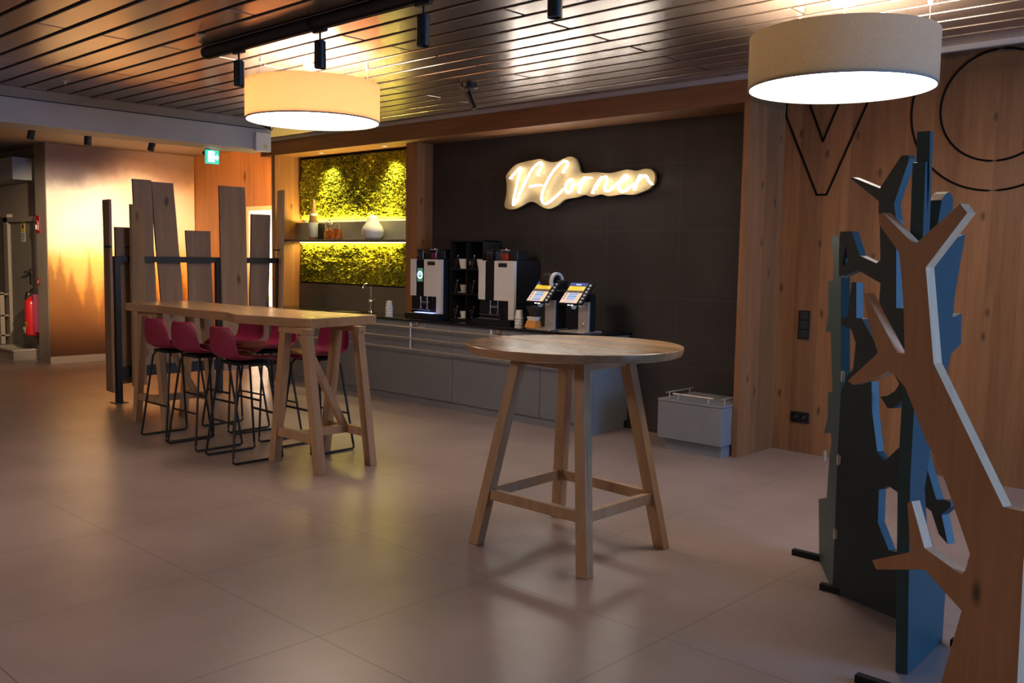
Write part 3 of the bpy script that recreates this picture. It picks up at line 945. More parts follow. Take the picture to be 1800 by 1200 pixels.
# ---- coffee machines
def coffee_machine(x, y, lab, lit, dep=0.36):
    t = thing('coffee_machine', lab, 'coffee machine', (x, y, 0.905), group='coffee machines')
    W, Hh = 0.50, 0.64
    obj('drip_base', MB().bounds((-0.02, -0.06, 0.0), (W + 0.01, dep, 0.058), 0.004), M['matte_black'], t)
    obj('housing', MB().bounds((0.0, 0.03, 0.058), (W, dep, Hh), 0.006), M['black'], t)
    f = MB().bounds((0.0, 0.0, 0.245), (0.095, 0.032, Hh), 0.004)
    obj('side_panel', f, M['white'], t)
    f = MB().prism([(0.225, 0, 0.245), (0.425, 0, 0.245), (0.425, 0, 0.062), (0.50, 0, 0.062), (0.50, 0, Hh), (0.225, 0, Hh)], (0, 0.032, 0))
    o = obj('front_panel', f, M['white'], t)
    obj('badge', MB().bounds((0.285, -0.005, Hh - 0.062), (0.40, 0.001, Hh - 0.022)).bounds((0.30, -0.0055, Hh - 0.05), (0.385, 0.001, Hh - 0.032)), [M['black']], o)
    s = obj('display_strip', MB().bounds((0.097, 0.004, 0.245), (0.223, 0.03, Hh - 0.004), 0.002), M['gloss_black'], t)
    if lit:
        obj('screen_picture', MB().bounds((0.118, 0.0015, 0.40), (0.202, 0.0045, 0.545)), M['scr_green'], s)
        obj('screen_ring', MB().lathe([(0.027, 0), (0.042, 0), (0.042, 0.003), (0.027, 0.003), (0.027, 0)], n=28, M=Matrix.Translation((0.160, 0.002, 0.472)) @ Matrix.Rotation(R(90), 4, 'X')), M['scr_sky'], s)
        obj('screen_dot', MB().lathe([(0, 0), (0.010, 0), (0.010, 0.003), (0, 0.003)], n=16, M=Matrix.Translation((0.160, 0.001, 0.478)) @ Matrix.Rotation(R(90), 4, 'X')), M['scr_sky'], s)
    obj('brewing_bay', MB().bounds((0.006, 0.022, 0.06), (0.422, 0.031, 0.243)), M['gloss_black'], t)
    for xx in (0.19, 0.295):
        obj('spout', MB().cyl((xx, -0.012, 0.24), (xx, -0.012, 0.115), 0.0065, 10).cyl((xx, -0.012, 0.135), (xx, -0.012, 0.11), 0.010, 10), M['chrome'], t, smooth=True)
    obj('spout_bridge', MB().bounds((0.195, -0.008, 0.17), (0.29, 0.02, 0.19)), M['grey_dark'], t)
    obj('drip_tray', MB().bounds((0.06, -0.05, 0.098), (0.36, 0.02, 0.104), 0.002).bounds((0.06, -0.05, 0.06), (0.36, 0.02, 0.066)), M['chrome'], t)
    if lit:
        obj('tray_light', MB().bounds((0.14, -0.058, 0.066), (0.42, 0.0, 0.071)), M['led_blue'], t, label='blue light along the drip tray')
    hy = 0.13
    hop = [(0.10, M['beans'], 'dark coffee beans'), (0.205, M['clear'], None), (0.31, M['redbean'] if not lit else M['wine'], 'red powder'), (0.415, M['black'], None)]
    for k, (xx, mm, lb) in enumerate(hop):
        h = MB().box((xx, hy + 0.03 * (k % 2), Hh + 0.052), (0.095, 0.16, 0.098), 0.008)
        c = obj('bean_hopper', h, M['clear'] if mm is not M['black'] else M['black'], t)
        if mm is not M['black'] and mm is not M['clear']:
            obj('hopper_filling', MB().box((xx, hy + 0.03 * (k % 2), Hh + 0.04), (0.080, 0.145, 0.066), 0.006), mm, c, label=lb)
        obj('hopper_lid', MB().box((xx, hy + 0.03 * (k % 2), Hh + 0.106), (0.1, 0.165, 0.010), 0.003).cyl((xx, hy - 0.05, Hh + 0.11), (xx, hy - 0.05, Hh + 0.122), 0.009, 10), M['black'] if k != 2 else M['steel'], c)
    return t


coffee_machine(-7.795, 6.665, 'left coffee machine, round blue symbol glowing on its black strip', True, 0.24)
coffee_machine(-6.735, 6.665, 'right coffee machine with blank black strip and red filled hopper', False)

# ---- cup rack between the machines
t = thing('cup_rack', 'black three-tier cup rack between the two coffee machines', 'rack', (-7.015, 6.88, 0.905))
for z in (0.0, 0.275, 0.535, 0.83):
    obj('shelf', MB().bounds((-0.245, -0.12, z), (0.255, 0.12, z + 0.016), 0.002), M['matte_black'], t)
for x in (-0.245, 0.0, 0.242):
    obj('upright', MB().bounds((x, -0.12, 0.016), (x + 0.013, 0.12, 0.846)), M['matte_black'], t)
obj('back_panel', MB().bounds((-0.24, 0.105, 0.016), (0.25, 0.118, 0.83)), M['matte_black'], t)


def cup(x, y, z, lab, s=1.0, saucer=True, speck=False, group=None):
    t = thing('coffee_cup', lab, 'cup', (x, y, z + (0.016 if saucer else 0)))
    obj('bowl', MB().lathe([(0, 0.003), (0.026 * s, 0), (0.034 * s, 0.03 * s), (0.040 * s, 0.07 * s), (0.037 * s, 0.07 * s), (0.03 * s, 0.03 * s), (0, 0.012)], n=24), M['ceramic'] if not speck else M['speck'], t, smooth=True)
    obj('handle', MB().tube([(0.036 * s + 0.024 * s * math.sin(a), 0, 0.042 * s + 0.02 * s * math.cos(a)) for a in [math.pi * k / 8 for k in range(9)]], 0.0045 * s, 6), M['ceramic'], t, smooth=True)
    if saucer:
        q = thing('saucer', lab.replace('cup', 'saucer under the cup', 1), 'saucer', (x, y, z))
        obj('plate', MB().lathe([(0, 0.002), (0.03, 0), (0.065, 0.012), (0.066, 0.015), (0.03, 0.006), (0, 0.0155)], n=28), M['ceramic'], q, smooth=True)
    return t


M['speck'] = plain('speckled_ceramic', (0.52, 0.47, 0.42), 0.35, scale=90, noise_amt=0.6)
cup(-7.085, 6.80, 0.905 + 0.016, 'white cup on the lowest tier of the black rack', 1.0)
cup(-7.085, 6.80, 0.905 + 0.291, 'speckled cup on the middle tier of the black rack', 1.05, True, True)
cup(-7.085, 6.80, 0.905 + 0.551, 'tall white cup alone on the upper tier of the black rack', 1.45, False)
cup(-6.84, 6.82, 0.905 + 0.551, 'tall white cup on the upper tier beside the right machine', 1.45, False)
GL = 'small drinking glasses on the black cup rack'
for (x, y, k, pl) in ((-7.205, 6.80, 0, 'lowest tier, left of the white cup'), (-7.205, 6.80, 1, 'middle tier, left of the speckled cup'), (-7.205, 6.80, 2, 'upper tier, left of the tall white cup'),
                      (-6.955, 6.80, 0, 'lowest tier, right of the white cup'), (-6.955, 6.80, 1, 'middle tier, right of the speckled cup'), (-6.955, 6.80, 2, 'upper tier, between the two tall cups')):
    t = thing('drinking_glass', 'clear glass on the rack ' + pl, 'glass', (x, y, 0.905 + (0.016, 0.291, 0.551)[k]), group=GL)
    obj('glass_wall', MB().lathe([(0, 0), (0.030, 0), (0.036, 0.11), (0.033, 0.11), (0.027, 0.006), (0, 0.006)], n=20), M['clear'], t, smooth=True)
    sp = thing('tea_spoon', 'steel spoon standing in the glass on the ' + pl, 'spoon', (x, y, 0.905 + (0.016, 0.291, 0.551)[k]), group='spoons in the glasses')
    obj('stem', MB().tube([(-0.016, 0, 0.008), (0.018, 0, 0.115)], 0.003, 8), M['chrome'], sp, smooth=True)
    obj('bowl', MB().lathe([(0, -0.02), (0.009, -0.012), (0.011, 0), (0.008, 0.014), (0, 0.02)], n=12, M=Matrix.Translation((0.023, 0, 0.13)) @ Matrix.Rotation(R(18), 4, 'Y')), M['chrome'], sp, smooth=True)


# ---- paper cup stacks
def paper_stack(x, y, lab, n=4):
    t = thing('paper_cup_stack', lab, 'paper cups', (x, y, 0.905), group='paper cup stacks')
    for k in range(n):
        z = 0.028 * k
        obj('paper_cup', MB().lathe([(0.040, z), (0.0445, z + 0.001), (0.0455, z + 0.005), (0.0435, z + 0.009), (0.0395, z + 0.010), (0.029, z + 0.085), (0, z + 0.085)], n=24), M['paper'], t, smooth=True)


paper_stack(-8.10, 6.62, 'upside-down white paper cups stacked left of the left coffee machine')
paper_stack(-6.10, 6.60, 'upside-down white paper cups stacked right of the right coffee machine', 4)


# ---- muesli dispensers with tilted displays
def dispenser(x, lab, hopper):
    t = thing('dispenser', lab, 'dispenser', (x, 6.60, 0.905), group='snack dispensers with tilted displays')
    obj('base_plate', MB().bounds((-0.20, -0.07, 0.0), (0.10, 0.20, 0.012), 0.003), M['steel'], t)
    o = obj('column', MB().bounds((-0.02, -0.005, 0.012), (0.10, 0.02, 0.285), 0.003), M['steel'], t)
    obj('column_emblem', MB().tube([(0.018, -0.007, 0.045), (0.058, -0.007, 0.045), (0.058, -0.007, 0.085), (0.018, -0.007, 0.085)], 0.0025, 6, True).tube([(0.03, -0.007, 0.055), (0.046, -0.007, 0.075)], 0.002, 6), M['chrome'], o)
    obj('housing', MB().bounds((-0.01, 0.02, 0.012), (0.10, 0.10 if not hopper else 0.17, 0.36), 0.006), M['matte_black'], t)
    # tilted display
    rot = Matrix.Rotation(R(-43), 4, 'X')
    C0 = Vector((-0.035, -0.012, 0.355))
    s = obj('display', MB().box(C0, (0.275, 0.26, 0.018), 0.003, Matrix.Rotation(R(46), 4, 'X')), M['matte_black'], t)
    Mx = Matrix.Translation(C0) @ Matrix.Rotation(R(46), 4, 'X')

    def patch(n, u0, u1, v0, v1, mm):
        q = MB().box(((u0 + u1) / 2, (v0 + v1) / 2, 0.0105), (u1 - u0, v1 - v0, 0.003))
        for v in q.bm.verts:
            v.co = Mx @ v.co
        return obj(n, q, mm, s)
    patch('screen_header', -0.13, 0.07, 0.088, 0.124, M['scr_dark'])
    patch('header_text', -0.06, 0.0, 0.097, 0.108, M['scr_sky'])
    patch('screen_banner', -0.125, 0.066, 0.030, 0.082, M['scr_yellow'])
    patch('screen_field', -0.13, 0.07, -0.122, 0.024, M['scr_white'])
    patch('screen_bar', -0.13, 0.07, 0.0, 0.024, M['beans'])
    patch('price_dot', 0.028, 0.058, 0.040, 0.070, M['scr_white'])
    for k in range(4):
        patch('screen_mark', -0.118, -0.098, -0.108 + 0.028 * k, -0.092 + 0.028 * k, M['wine'])
        patch('screen_mark', 0.040, 0.060, -0.108 + 0.028 * k, -0.092 + 0.028 * k, M['scr_yellow'])
    for k in range(4):
        patch('screen_tile', -0.075, 0.028, -0.112 + 0.028 * k, -0.090 + 0.028 * k, M['scr_blue'])
    for k in range(6):
        q = MB().lathe([(0, 0.004), (0.011, 0.004), (0.013, 0.0), (0.013, -0.004)], n=14, M=Mx @ Matrix.Translation((0.108, -0.105 + 0.04 * k, 0.0125)))
        obj('button', q, M['white'], s, smooth=True)
    for k in (-1, 1):
        obj('outlet_light', MB().box((-0.075 + 0.02 * k, -0.055, 0.255), (0.018, 0.018, 0.014), 0.003), M['led'], t)
    obj('outlet_chute', MB().lathe([(0.03, 0.03), (0.016, 0.0), (0.014, 0.0), (0.028, 0.03)], c=(-0.055, -0.03, 0.215), n=16), M['white'], t, smooth=True)
    if hopper:
        obj('tower', MB().bounds((-0.06, 0.06, 0.38), (0.10, 0.19, 0.47), 0.02), M['matte_black'], t)
        c = obj('hopper', MB().lathe([(0, 0), (0.075, 0), (0.083, 0.02), (0.083, 0.13), (0.07, 0.14), (0, 0.14)], n=28, M=Matrix.Translation((-0.12, 0.10, 0.455)) @ Matrix.Rotation(R(90), 4, 'Y')), M['clear'], t, smooth=True)
        obj('hopper_rim', MB().lathe([(0.064, 0), (0.087, 0), (0.089, 0.02), (0.087, 0.035), (0.064, 0.03), (0.064, 0)], n=32, M=Matrix.Translation((0.01, 0.10, 0.455)) @ Matrix.Rotation(R(90), 4, 'Y')), M['ceramic'], c, smooth=True)
        obj('hopper_filling', MB().lathe([(0, 0), (0.068, 0), (0.074, 0.02), (0.074, 0.11), (0, 0.115)], n=24, M=Matrix.Translation((-0.112, 0.10, 0.447)) @ Matrix.Rotation(R(90), 4, 'Y')), M['beans'], c, smooth=True)
    return t


dispenser(-5.745, 'left snack dispenser with clear round hopper over the tilted display', True)
dispenser(-5.34, 'right snack dispenser at worktop end, without a hopper', False)
t = thing('snack_box', 'orange cardboard box with sloped front below the left dispenser', 'box', (-5.895, 6.575, 0.9175))
obj('card_sides', MB().hexa([(-0.07, -0.05, 0), (0.07, -0.05, 0), (0.07, 0.05, 0), (-0.07, 0.05, 0)], [(-0.055, -0.03, 0.068), (0.055, -0.03, 0.068), (0.055, 0.05, 0.068), (-0.055, 0.05, 0.068)]), M['orange'], t, bevel=0.003)
obj('paper_lining', MB().hexa([(-0.045, -0.02, 0.066), (0.045, -0.02, 0.066), (0.045, 0.045, 0.066), (-0.045, 0.045, 0.066)], [(-0.056, -0.032, 0.105), (0.056, -0.032, 0.105), (0.056, 0.055, 0.105), (-0.056, 0.055, 0.105)]), M['paper'], t)
t = thing('snack_bowl', 'dark bowl held above the orange box under the left dispenser', 'bowl', (-5.885, 6.585, 1.0225))
obj('bowl_shell', MB().lathe([(0, 0), (0.03, 0), (0.055, 0.03), (0.078, 0.085), (0.081, 0.10), (0.076, 0.10), (0.05, 0.035), (0, 0.012)], n=32), M['beans'], t, smooth=True)
obj('bowl_filling', MB().lathe([(0, 0.10), (0.04, 0.097), (0.074, 0.088), (0.06, 0.05), (0, 0.03)], n=24), M['speck'], t, smooth=True)

# ---- grey caddy box beside the pier
t = thing('storage_box', 'low grey storage box with metal gallery rails by the wood pier', 'box', (-4.065, 6.72, 0))
obj('plinth', MB().bounds((-0.262, -0.20, 0.0), (0.275, 0.25, 0.10)), M['grey'], t)
obj('body', MB().bounds((-0.31, -0.25, 0.10), (0.294, 0.30, 0.408), 0.003), M['grey'], t)
obj('lid', MB().bounds((-0.313, -0.253, 0.411), (0.297, 0.303, 0.430), 0.003), M['grey'], t)


def gallery(pa, pb):
    pa, pb = Vector(pa), Vector(pb)
    d = (pb - pa).normalized()
    o = obj('gallery_rail', MB().cyl(pa - d * 0.02, pb + d * 0.02, 0.006, 10), M['steel'], t, smooth=True)
    for q in (pa + d * 0.03, pb - d * 0.03):
        obj('rail_post', MB().cyl(q, (q.x, q.y, 0.43), 0.0045, 8), M['steel'], o, smooth=True)


gallery((-0.17, -0.21, 0.475), (0.175, -0.21, 0.475))
gallery((-0.27, -0.17, 0.475), (-0.27, 0.20, 0.475))
gallery((0.255, -0.17, 0.475), (0.255, 0.20, 0.475))

# ================================================================== neon sign
t = thing('neon_sign', 'glowing white script sign V-Corner on wooden cloud board on dark wall', 'sign', (0, 0, 0))


def smooth_path(pts, k=6):
    out = []
    n = len(pts)
    for i in range(n - 1):
        p0, p1, p2, p3 = pts[max(i - 1, 0)], pts[i], pts[i + 1], pts[min(i + 2, n - 1)]
        for j in range(k):
            u = j / k
            out.append(tuple(0.5 * (2 * p1[a] + (p2[a] - p0[a]) * u + (2 * p0[a] - 5 * p1[a] + 4 * p2[a] - p3[a]) * u * u + (3 * p1[a] - p0[a] - 3 * p2[a] + p3[a]) * u ** 3) for a in (0, 1)))
    out.append(pts[-1])
    return out


sb = smooth_path(SIGN_BOARD + [SIGN_BOARD[0]], 4)[:-1]
obj('sign_board', MB().prism([(x, 6.985, z) for x, z in sb], (0, 0.03, 0)), M['board'], t, bevel=0.004)
for x, z in ((-6.55, 2.25), (-5.95, 2.35), (-5.2, 2.28)):
    obj('stand_off', MB().cyl((x, 7.012, z), (x, 7.05, z), 0.012, 12), M['steel'], t)
names = {'V': 'letter_v', 'dash': 'hyphen', 'C': 'letter_c', 'o': 'letter_o', 'r': 'letter_r', 'n': 'letter_n', 'e': 'letter_e', 'r2': 'letter_r'}
for k, ls in SIGN_STROKES.items():
    mb = MB()
    for l in ls:
        mb.tube([(x, 6.955, z) for x, z in smooth_path(l, 5)], 0.0098, 8)
        for q in (l[0], l[-1]):
            mb.cyl((q[0], 6.955, q[1]), (q[0], 6.986, q[1]), 0.006, 8)
    bmesh.ops.recalc_face_normals(mb.bm, faces=mb.bm.faces)
    for f in mb.bm.faces:
        f.material_index = 0 if f.normal.y < -0.30 and f.calc_center_median().y < 6.962 else 1
    obj(names[k], mb, [M['neon'], M['neon_back']], t, smooth=True)


# ================================================================== pendant drum lamps
def drum(x, y, z, Rr, h, lab, shade, watts):
    t = thing('pendant_lamp', lab, 'lamp', (x, y, z), group='drum pendant lamps')
    prof = [(Rr - 0.006, 0.0), (Rr, 0.0), (Rr, h), (Rr - 0.006, h), (Rr - 0.006, 0.0)]
    obj('lamp_shade', MB().lathe(prof, n=72), shade, t, smooth=True)
    obj('shade_rim', MB().lathe([(Rr - 0.008, -0.004), (Rr + 0.002, -0.004), (Rr + 0.002, 0.005), (Rr - 0.008, 0.005), (Rr - 0.008, -0.004)], n=72), M['paint_dark'], t, smooth=True)
    obj('diffuser', MB().lathe([(0, 0.012), (Rr - 0.008, 0.012), (Rr - 0.008, 0.017), (0, 0.017)], n=72), M['diffuser'], t)
    top = 3.034 - z
    for k in range(3):
        a = 2 * math.pi * k / 3 + 0.5
        px, py = (Rr - 0.06) * math.cos(a), (Rr - 0.06) * math.sin(a)
        o = obj('suspension_wire', MB().cyl((px, py, h - 0.02), (px, py, top), 0.002, 6), M['steel'], t)
        obj('wire_anchor', MB().lathe([(0, 0), (0.012, 0), (0.014, 0.02), (0.006, 0.05), (0, 0.05)], c=(px, py, top - 0.05), n=12), M['white'], o, smooth=True)
    spoke = MB()
    for k in range(3):
        a = 2 * math.pi * k / 3 + 0.5
        spoke.bar((0, 0, h - 0.02), ((Rr - 0.005) * math.cos(a), (Rr - 0.005) * math.sin(a), h - 0.02), 0.012, 0.006)
    obj('spider_frame', spoke, M['steel'], t)
    obj('canopy', MB().lathe([(0, 0), (0.07, 0), (0.075, 0.005), (0.075, 0.025), (0, 0.025)], c=(0, 0, top - 0.025), n=28), M['white'], t, smooth=True)
    obj('cable', MB().cyl((0, 0, h - 0.02), (0, 0, top - 0.02), 0.004, 8), M['white'], t)
    for k in range(3):
        a = 2 * math.pi * k / 3
        light('pendant_bulb', 'POINT', (x + 0.16 * math.cos(a), y + 0.16 * math.sin(a), z + 0.14), watts / 3, WARM, size=0.11)


drum(-2.30, 5.10, 2.550, 0.503, 0.285, 'grey linen drum pendant lamp at upper right', M['shade_linen'], 85)
drum(-6.16, 4.27, 2.605, 0.512, 0.285, 'glowing cream drum pendant lamp above the high bar table', M['shade_cream'], 30)


# ================================================================== spotlights and rails
def spot(x, y, zt, L, r, lab, aim=None, stem=0.05, group='black spotlights on the ceiling rail', canopy=False):
    # zt: underside of the rail
    t = thing('spotlight', lab, 'spotlight', (x, y, zt), group=group)
    if canopy:
        obj('canopy', MB().lathe([(0, 0), (0.068, 0), (0.073, 0.004), (0.073, 0.044), (0, 0.044)], c=(0, 0, -0.044), n=28), M['black'], t, smooth=True)
        z0 = -0.044
    else:
        obj('rail_adapter', MB().bounds((-0.06, -0.016, -0.018), (0.06, 0.016, 0.0), 0.003), M['black'], t)
        z0 = -0.018
    obj('stem', MB().cyl((0, 0, z0 + 0.002), (0, 0, z0 - stem), 0.007, 10), M['black'], t)
    d = Vector((0, 0, -1)) if aim is None else (Vector(aim) - Vector((x, y, zt - stem))).normalized()
    p = Vector((0, 0, z0 - stem)) - d * (0.0 if aim is None else 0.03)
    q = d.to_track_quat('Z', 'Y').to_matrix().to_4x4()
    Mx = Matrix.Translation(p) @ q
    o = obj('lamp_body', MB().lathe([(0, 0), (r * 0.9, 0), (r, 0.004), (r, L), (r * 0.88, L), (r * 0.84, L - 0.02), (0, L - 0.022)], n=28, M=Mx), M['black'], t, smooth=True)
    obj('lens', MB().lathe([(0, L - 0.018), (r * 0.8, L - 0.018), (r * 0.8, L - 0.014), (0, L - 0.014)], n=20, M=Mx), M['lens'] if aim is not None else M['steel'], o)
    return t


t = thing('light_rail', 'long black ceiling rail carrying a row of spotlights', 'rail', (-6.25, 3.42, 2.995))
obj('rail_profile', MB().tube([(0, 0, 0), (4.6, 0, 0)], 0.039, 20), M['black'], t, smooth=True)
obj('track_slot', MB().bounds((0.02, -0.018, -0.047), (4.58, 0.018, -0.03), 0.002), M['matte_black'], t)
for k in range(3):
    obj('rail_joint', MB().tube([(1.3 + 1.4 * k, 0, 0), (1.34 + 1.4 * k, 0, 0)], 0.041, 20), M['matte_black'], t, smooth=True)
for x, lab in ((-5.80, 'first black cylinder spotlight at the left end of the rail'), (-4.86, 'second black cylinder spotlight on the rail, above the cream drum lamp'),
               (-3.905, 'third black cylinder spotlight on the rail, right of cream lamp'), (-2.965, 'fourth black cylinder spotlight, cropped by the top edge')):
    spot(x, 3.42, 2.948, 0.165, 0.036, lab)
spot(-5.75, 5.55, 3.035, 0.155, 0.026, 'single black spotlight on round ceiling canopy near the sign', aim=(-5.50, 5.72, 2.30), stem=0.055, group='ceiling spotlights', canopy=True)
spot(-7.72, 4.75, 3.035, 0.17, 0.034, 'black spotlight aimed sideways just under the cream drum lamp', aim=(-7.1, 5.35, 2.45), stem=0.19, group='ceiling spotlights', canopy=True)

t = thing('corridor_rail', 'black light rail fixed behind the painted beam', 'rail', (-9.93, 3.3, 2.83))
obj('rail_profile', MB().bounds((-0.02, 0, 0), (0.02, 2.4, 0.03), 0.002), M['black'], t)
for y in (0.2, 2.2):
    obj('rail_hanger', MB().cyl((0, y, 0.03), (0, y, 0.205), 0.006, 8), M['black'], t)
for y, aim, lab in ((3.56, (-10.25, 3.45, 1.8), 'black spotlight behind beam above the service door'), (4.10, (-10.1, 4.12, 1.8), 'black spotlight behind beam above left edge of the mural'),
                    (4.80, (-10.25, 4.68, 1.8), 'black spotlight behind beam above the middle of the mural'), (5.48, (-10.4, 5.15, 2.0), 'black spotlight behind beam beside the exit sign')):
    spot(-9.93, y, 2.829, 0.15, 0.036, lab, aim=aim, stem=0.02, group='black spotlights behind the beam')

# sprinklers
for x, y, lab in ((-8.386, 3.282, 'small brass sprinkler head in the ceiling near the painted beam'), (-5.908, 3.20, 'small sprinkler head in the ceiling above the rail end')):
    t = thing('sprinkler', lab, 'sprinkler', (x, y, 3.036), group='ceiling sprinklers')
    obj('rosette', MB().lathe([(0, 0), (0.03, 0), (0.034, -0.006), (0.015, -0.014), (0, -0.014)], n=20), M['steel'], t, smooth=True)
    obj('frame', MB().tube([(-0.012, 0, -0.012), (-0.014, 0, -0.035), (0, 0, -0.05), (0.014, 0, -0.035), (0.012, 0, -0.012)], 0.003, 6), M['steel'], t)
    obj('deflector', MB().lathe([(0, 0), (0.02, 0), (0.02, -0.003), (0, -0.003)], c=(0, 0, -0.05), n=16), M['black'], t)

# exit sign and alarm box
t = thing('exit_sign', 'small lit green and white escape sign below the beam', 'sign', (-9.60, 5.315, 2.56))
EX = obj('sign_housing', MB().box((0, 0, 0.075), (0.035, 0.155, 0.15), 0.004), M['exit_green'], t)
obj('pictogram_door', MB().bounds((0.018, -0.055, 0.02), (0.0205, 0.02, 0.135)), M['exit_white'], EX)
fig = MB().lathe([(0, -0.011), (0.011, 0), (0, 0.011)], n=12, M=Matrix.Translation((0.0215, -0.006, 0.115)))
for p, q in (((0.0215, -0.01, 0.10), (0.0215, -0.018, 0.065)), ((0.0215, -0.018, 0.066), (0.0215, 0.004, 0.03)), ((0.0215, -0.018, 0.066), (0.0215, -0.036, 0.035)), ((0.0215, -0.01, 0.095), (0.0215, 0.012, 0.075)), ((0.0215, -0.01, 0.095), (0.0215, -0.034, 0.085))):
    fig.bar(p, q, 0.010, 0.003)
obj('pictogram_figure', fig, M['exit_green'], EX)
ar = MB().prism([(0.0185, 0.03, 0.085), (0.0185, 0.05, 0.085), (0.0185, 0.05, 0.105), (0.0185, 0.072, 0.07), (0.0185, 0.05, 0.035), (0.0185, 0.05, 0.055), (0.0185, 0.03, 0.055)], (0.002, 0, 0))
obj('pictogram_arrow', ar, M['exit_white'], EX)
obj('sign_hanger', MB().cyl((-0.01, 0.0, 0.15), (-0.01, 0.0, 0.475), 0.006, 8), M['steel'], t)
t = thing('alarm_box', 'white box with small yellow warning mark on the beam end', 'box', (-9.098, 5.62, 2.69))
obj('box_body', MB().bounds((0.001, -0.085, 0), (0.05, 0.10, 0.20), 0.006), M['white'], t)
obj('warning_mark', MB().prism([(0.051, 0.005, 0.035), (0.051, 0.055, 0.035), (0.051, 0.03, 0.085)], (0.002, 0, 0)), M['yellow'], t)

# ================================================================== service corner, far left
t = thing('fire_extinguisher', 'red fire extinguisher with black hose on the left corner wall', 'fire extinguisher', (-13.93, 4.90, 0.37))
obj('cylinder', MB().lathe([(0, 0), (0.075, 0), (0.084, 0.01), (0.086, 0.03), (0.086, 0.44), (0.078, 0.485), (0.05, 0.515), (0.026, 0.525), (0.026, 0.55), (0, 0.55)], n=32), M['red'], t, smooth=True)
v = obj('valve', MB().box((0, 0, 0.575), (0.05, 0.05, 0.06), 0.006), M['black'], t)
obj('carry_handle', MB().tube([(-0.02, 0, 0.595), (0.02, 0, 0.64), (0.075, 0, 0.655), (0.105, 0, 0.63)], 0.011, 8), M['black'], v, smooth=True)
obj('squeeze_lever', MB().tube([(-0.02, 0, 0.58), (-0.09, 0, 0.60), (-0.15, 0, 0.585)], 0.012, 8), M['black'], v, smooth=True)
obj('gauge', MB().lathe([(0, 0.0), (0.02, 0.0), (0.02, 0.012), (0, 0.012)], n=16, M=Matrix.Translation((0, -0.026, 0.578)) @ Matrix.Rotation(R(90), 4, 'X')), M['steel'], v)
obj('hose', MB().tube([(0.01, 0.0, 0.59), (-0.06, -0.03, 0.60), (-0.105, -0.03, 0.53), (-0.105, -0.02, 0.40), (-0.10, -0.01, 0.22), (-0.098, 0, 0.17)], 0.014, 8), M['black'], t, smooth=True)
obj('wall_bracket', MB().bounds((0.02, 0.06, 0.02), (0.11, 0.195, 0.60), 0.003).bounds((0.078, -0.01, 0.04), (0.108, 0.19, 0.58), 0.003), M['wine'], t)
obj('round_label', MB().lathe([(0, 0), (0.042, 0), (0.042, 0.002), (0, 0.002)], n=24, M=Matrix.Translation((0.035, -0.086, 0.155)) @ Matrix.Rotation(R(90), 4, 'X')), M['yellow'], t)
obj('label_dot', MB().lathe([(0, 0), (0.017, 0), (0.017, 0.002), (0, 0.002)], n=16, M=Matrix.Translation((0.035, -0.0885, 0.155)) @ Matrix.Rotation(R(90), 4, 'X')), M['black'], t)
o = obj('paper_label', MB().box((-0.035, -0.083, 0.075), (0.085, 0.012, 0.075), 0.002), M['paper'], t)
obj('label_print', MB().box((-0.035, -0.0895, 0.06), (0.065, 0.002, 0.02)), M['black'], o)

t = thing('fire_sign', 'red and white extinguisher pictogram sign on the corner wall', 'sign', (-13.72, 4.949, 1.93))
obj('sign_plate', MB().bounds((-0.075, -0.006, -0.12), (0.075, 0, 0.12), 0.002), M['red'], t)
pg = MB().bounds((-0.005, -0.009, -0.085), (0.035, -0.006, 0.02)).bounds((0.005, -0.009, 0.02), (0.025, -0.006, 0.04))
pg.bar((0.015, -0.0075, 0.038), (-0.035, -0.0075, 0.05), 0.012, 0.003).bar((-0.04, -0.0075, -0.07), (-0.04, -0.0075, -0.01), 0.022, 0.003)
obj('pictogram', pg, M['paper'], t)
t = thing('call_point_sign', 'small round red mark above the fire extinguisher', 'sign', (-13.765, 4.948, 1.13))
obj('sign_disc', MB().lathe([(0, 0), (0.055, 0), (0.055, 0.004), (0, 0.004)], n=28, M=Matrix.Rotation(R(90), 4, 'X')), M['red'], t)
obj('sign_mark', MB().bounds((-0.012, -0.0065, -0.025), (0.012, -0.004, 0.025)), M['paper'], t)
t = thing('door_notice', 'yellow and white paper notice taped to the grey service door', 'notice', (-14.60, 5.059, 1.86))
obj('notice_sheet', MB().bounds((-0.075, -0.003, -0.17), (0.075, 0, 0.17)), M['paper'], t)
obj('notice_panel', MB().bounds((-0.075, -0.0045, -0.03), (0.075, -0.003, 0.17)), M['yellow'], t)
pr = MB()
for k in range(4):
    pr.bounds((-0.055, -0.0045, -0.06 - 0.028 * k), (0.055, -0.003, -0.05 - 0.028 * k))
pr.prism([(-0.04, -0.0045, 0.03), (0.04, -0.0045, 0.03), (0, -0.0045, 0.11)], (0, -0.0012, 0))
obj('notice_print', pr, M['black'], t)
t = thing('step_block', 'low pale step block on the floor before the service door', 'step', (-14.45, 4.72, 0))
obj('riser', MB().bounds((-0.55, 0.0, 0), (0.31, 0.335, 0.125)), M['wall_paint'], t)
obj('tread', MB().bounds((-0.56, -0.012, 0.125), (0.32, 0.335, 0.15), 0.004), M['skirting'], t)
t = thing('door_stand', 'pale upright rack with bottles at the far left edge', 'rack', (-15.28, 4.88, 0.151))
obj('upright', MB().bounds((0.10, 0, 0), (0.17, 0.06, 0.78)).bounds((-0.30, 0, 0), (-0.24, 0.06, 0.78)), M['wall_paint'], t)
for z in (0.12, 0.42, 0.74):
    obj('shelf', MB().bounds((-0.30, -0.06, z), (0.17, 0.12, z + 0.02)), M['wall_paint'], t)
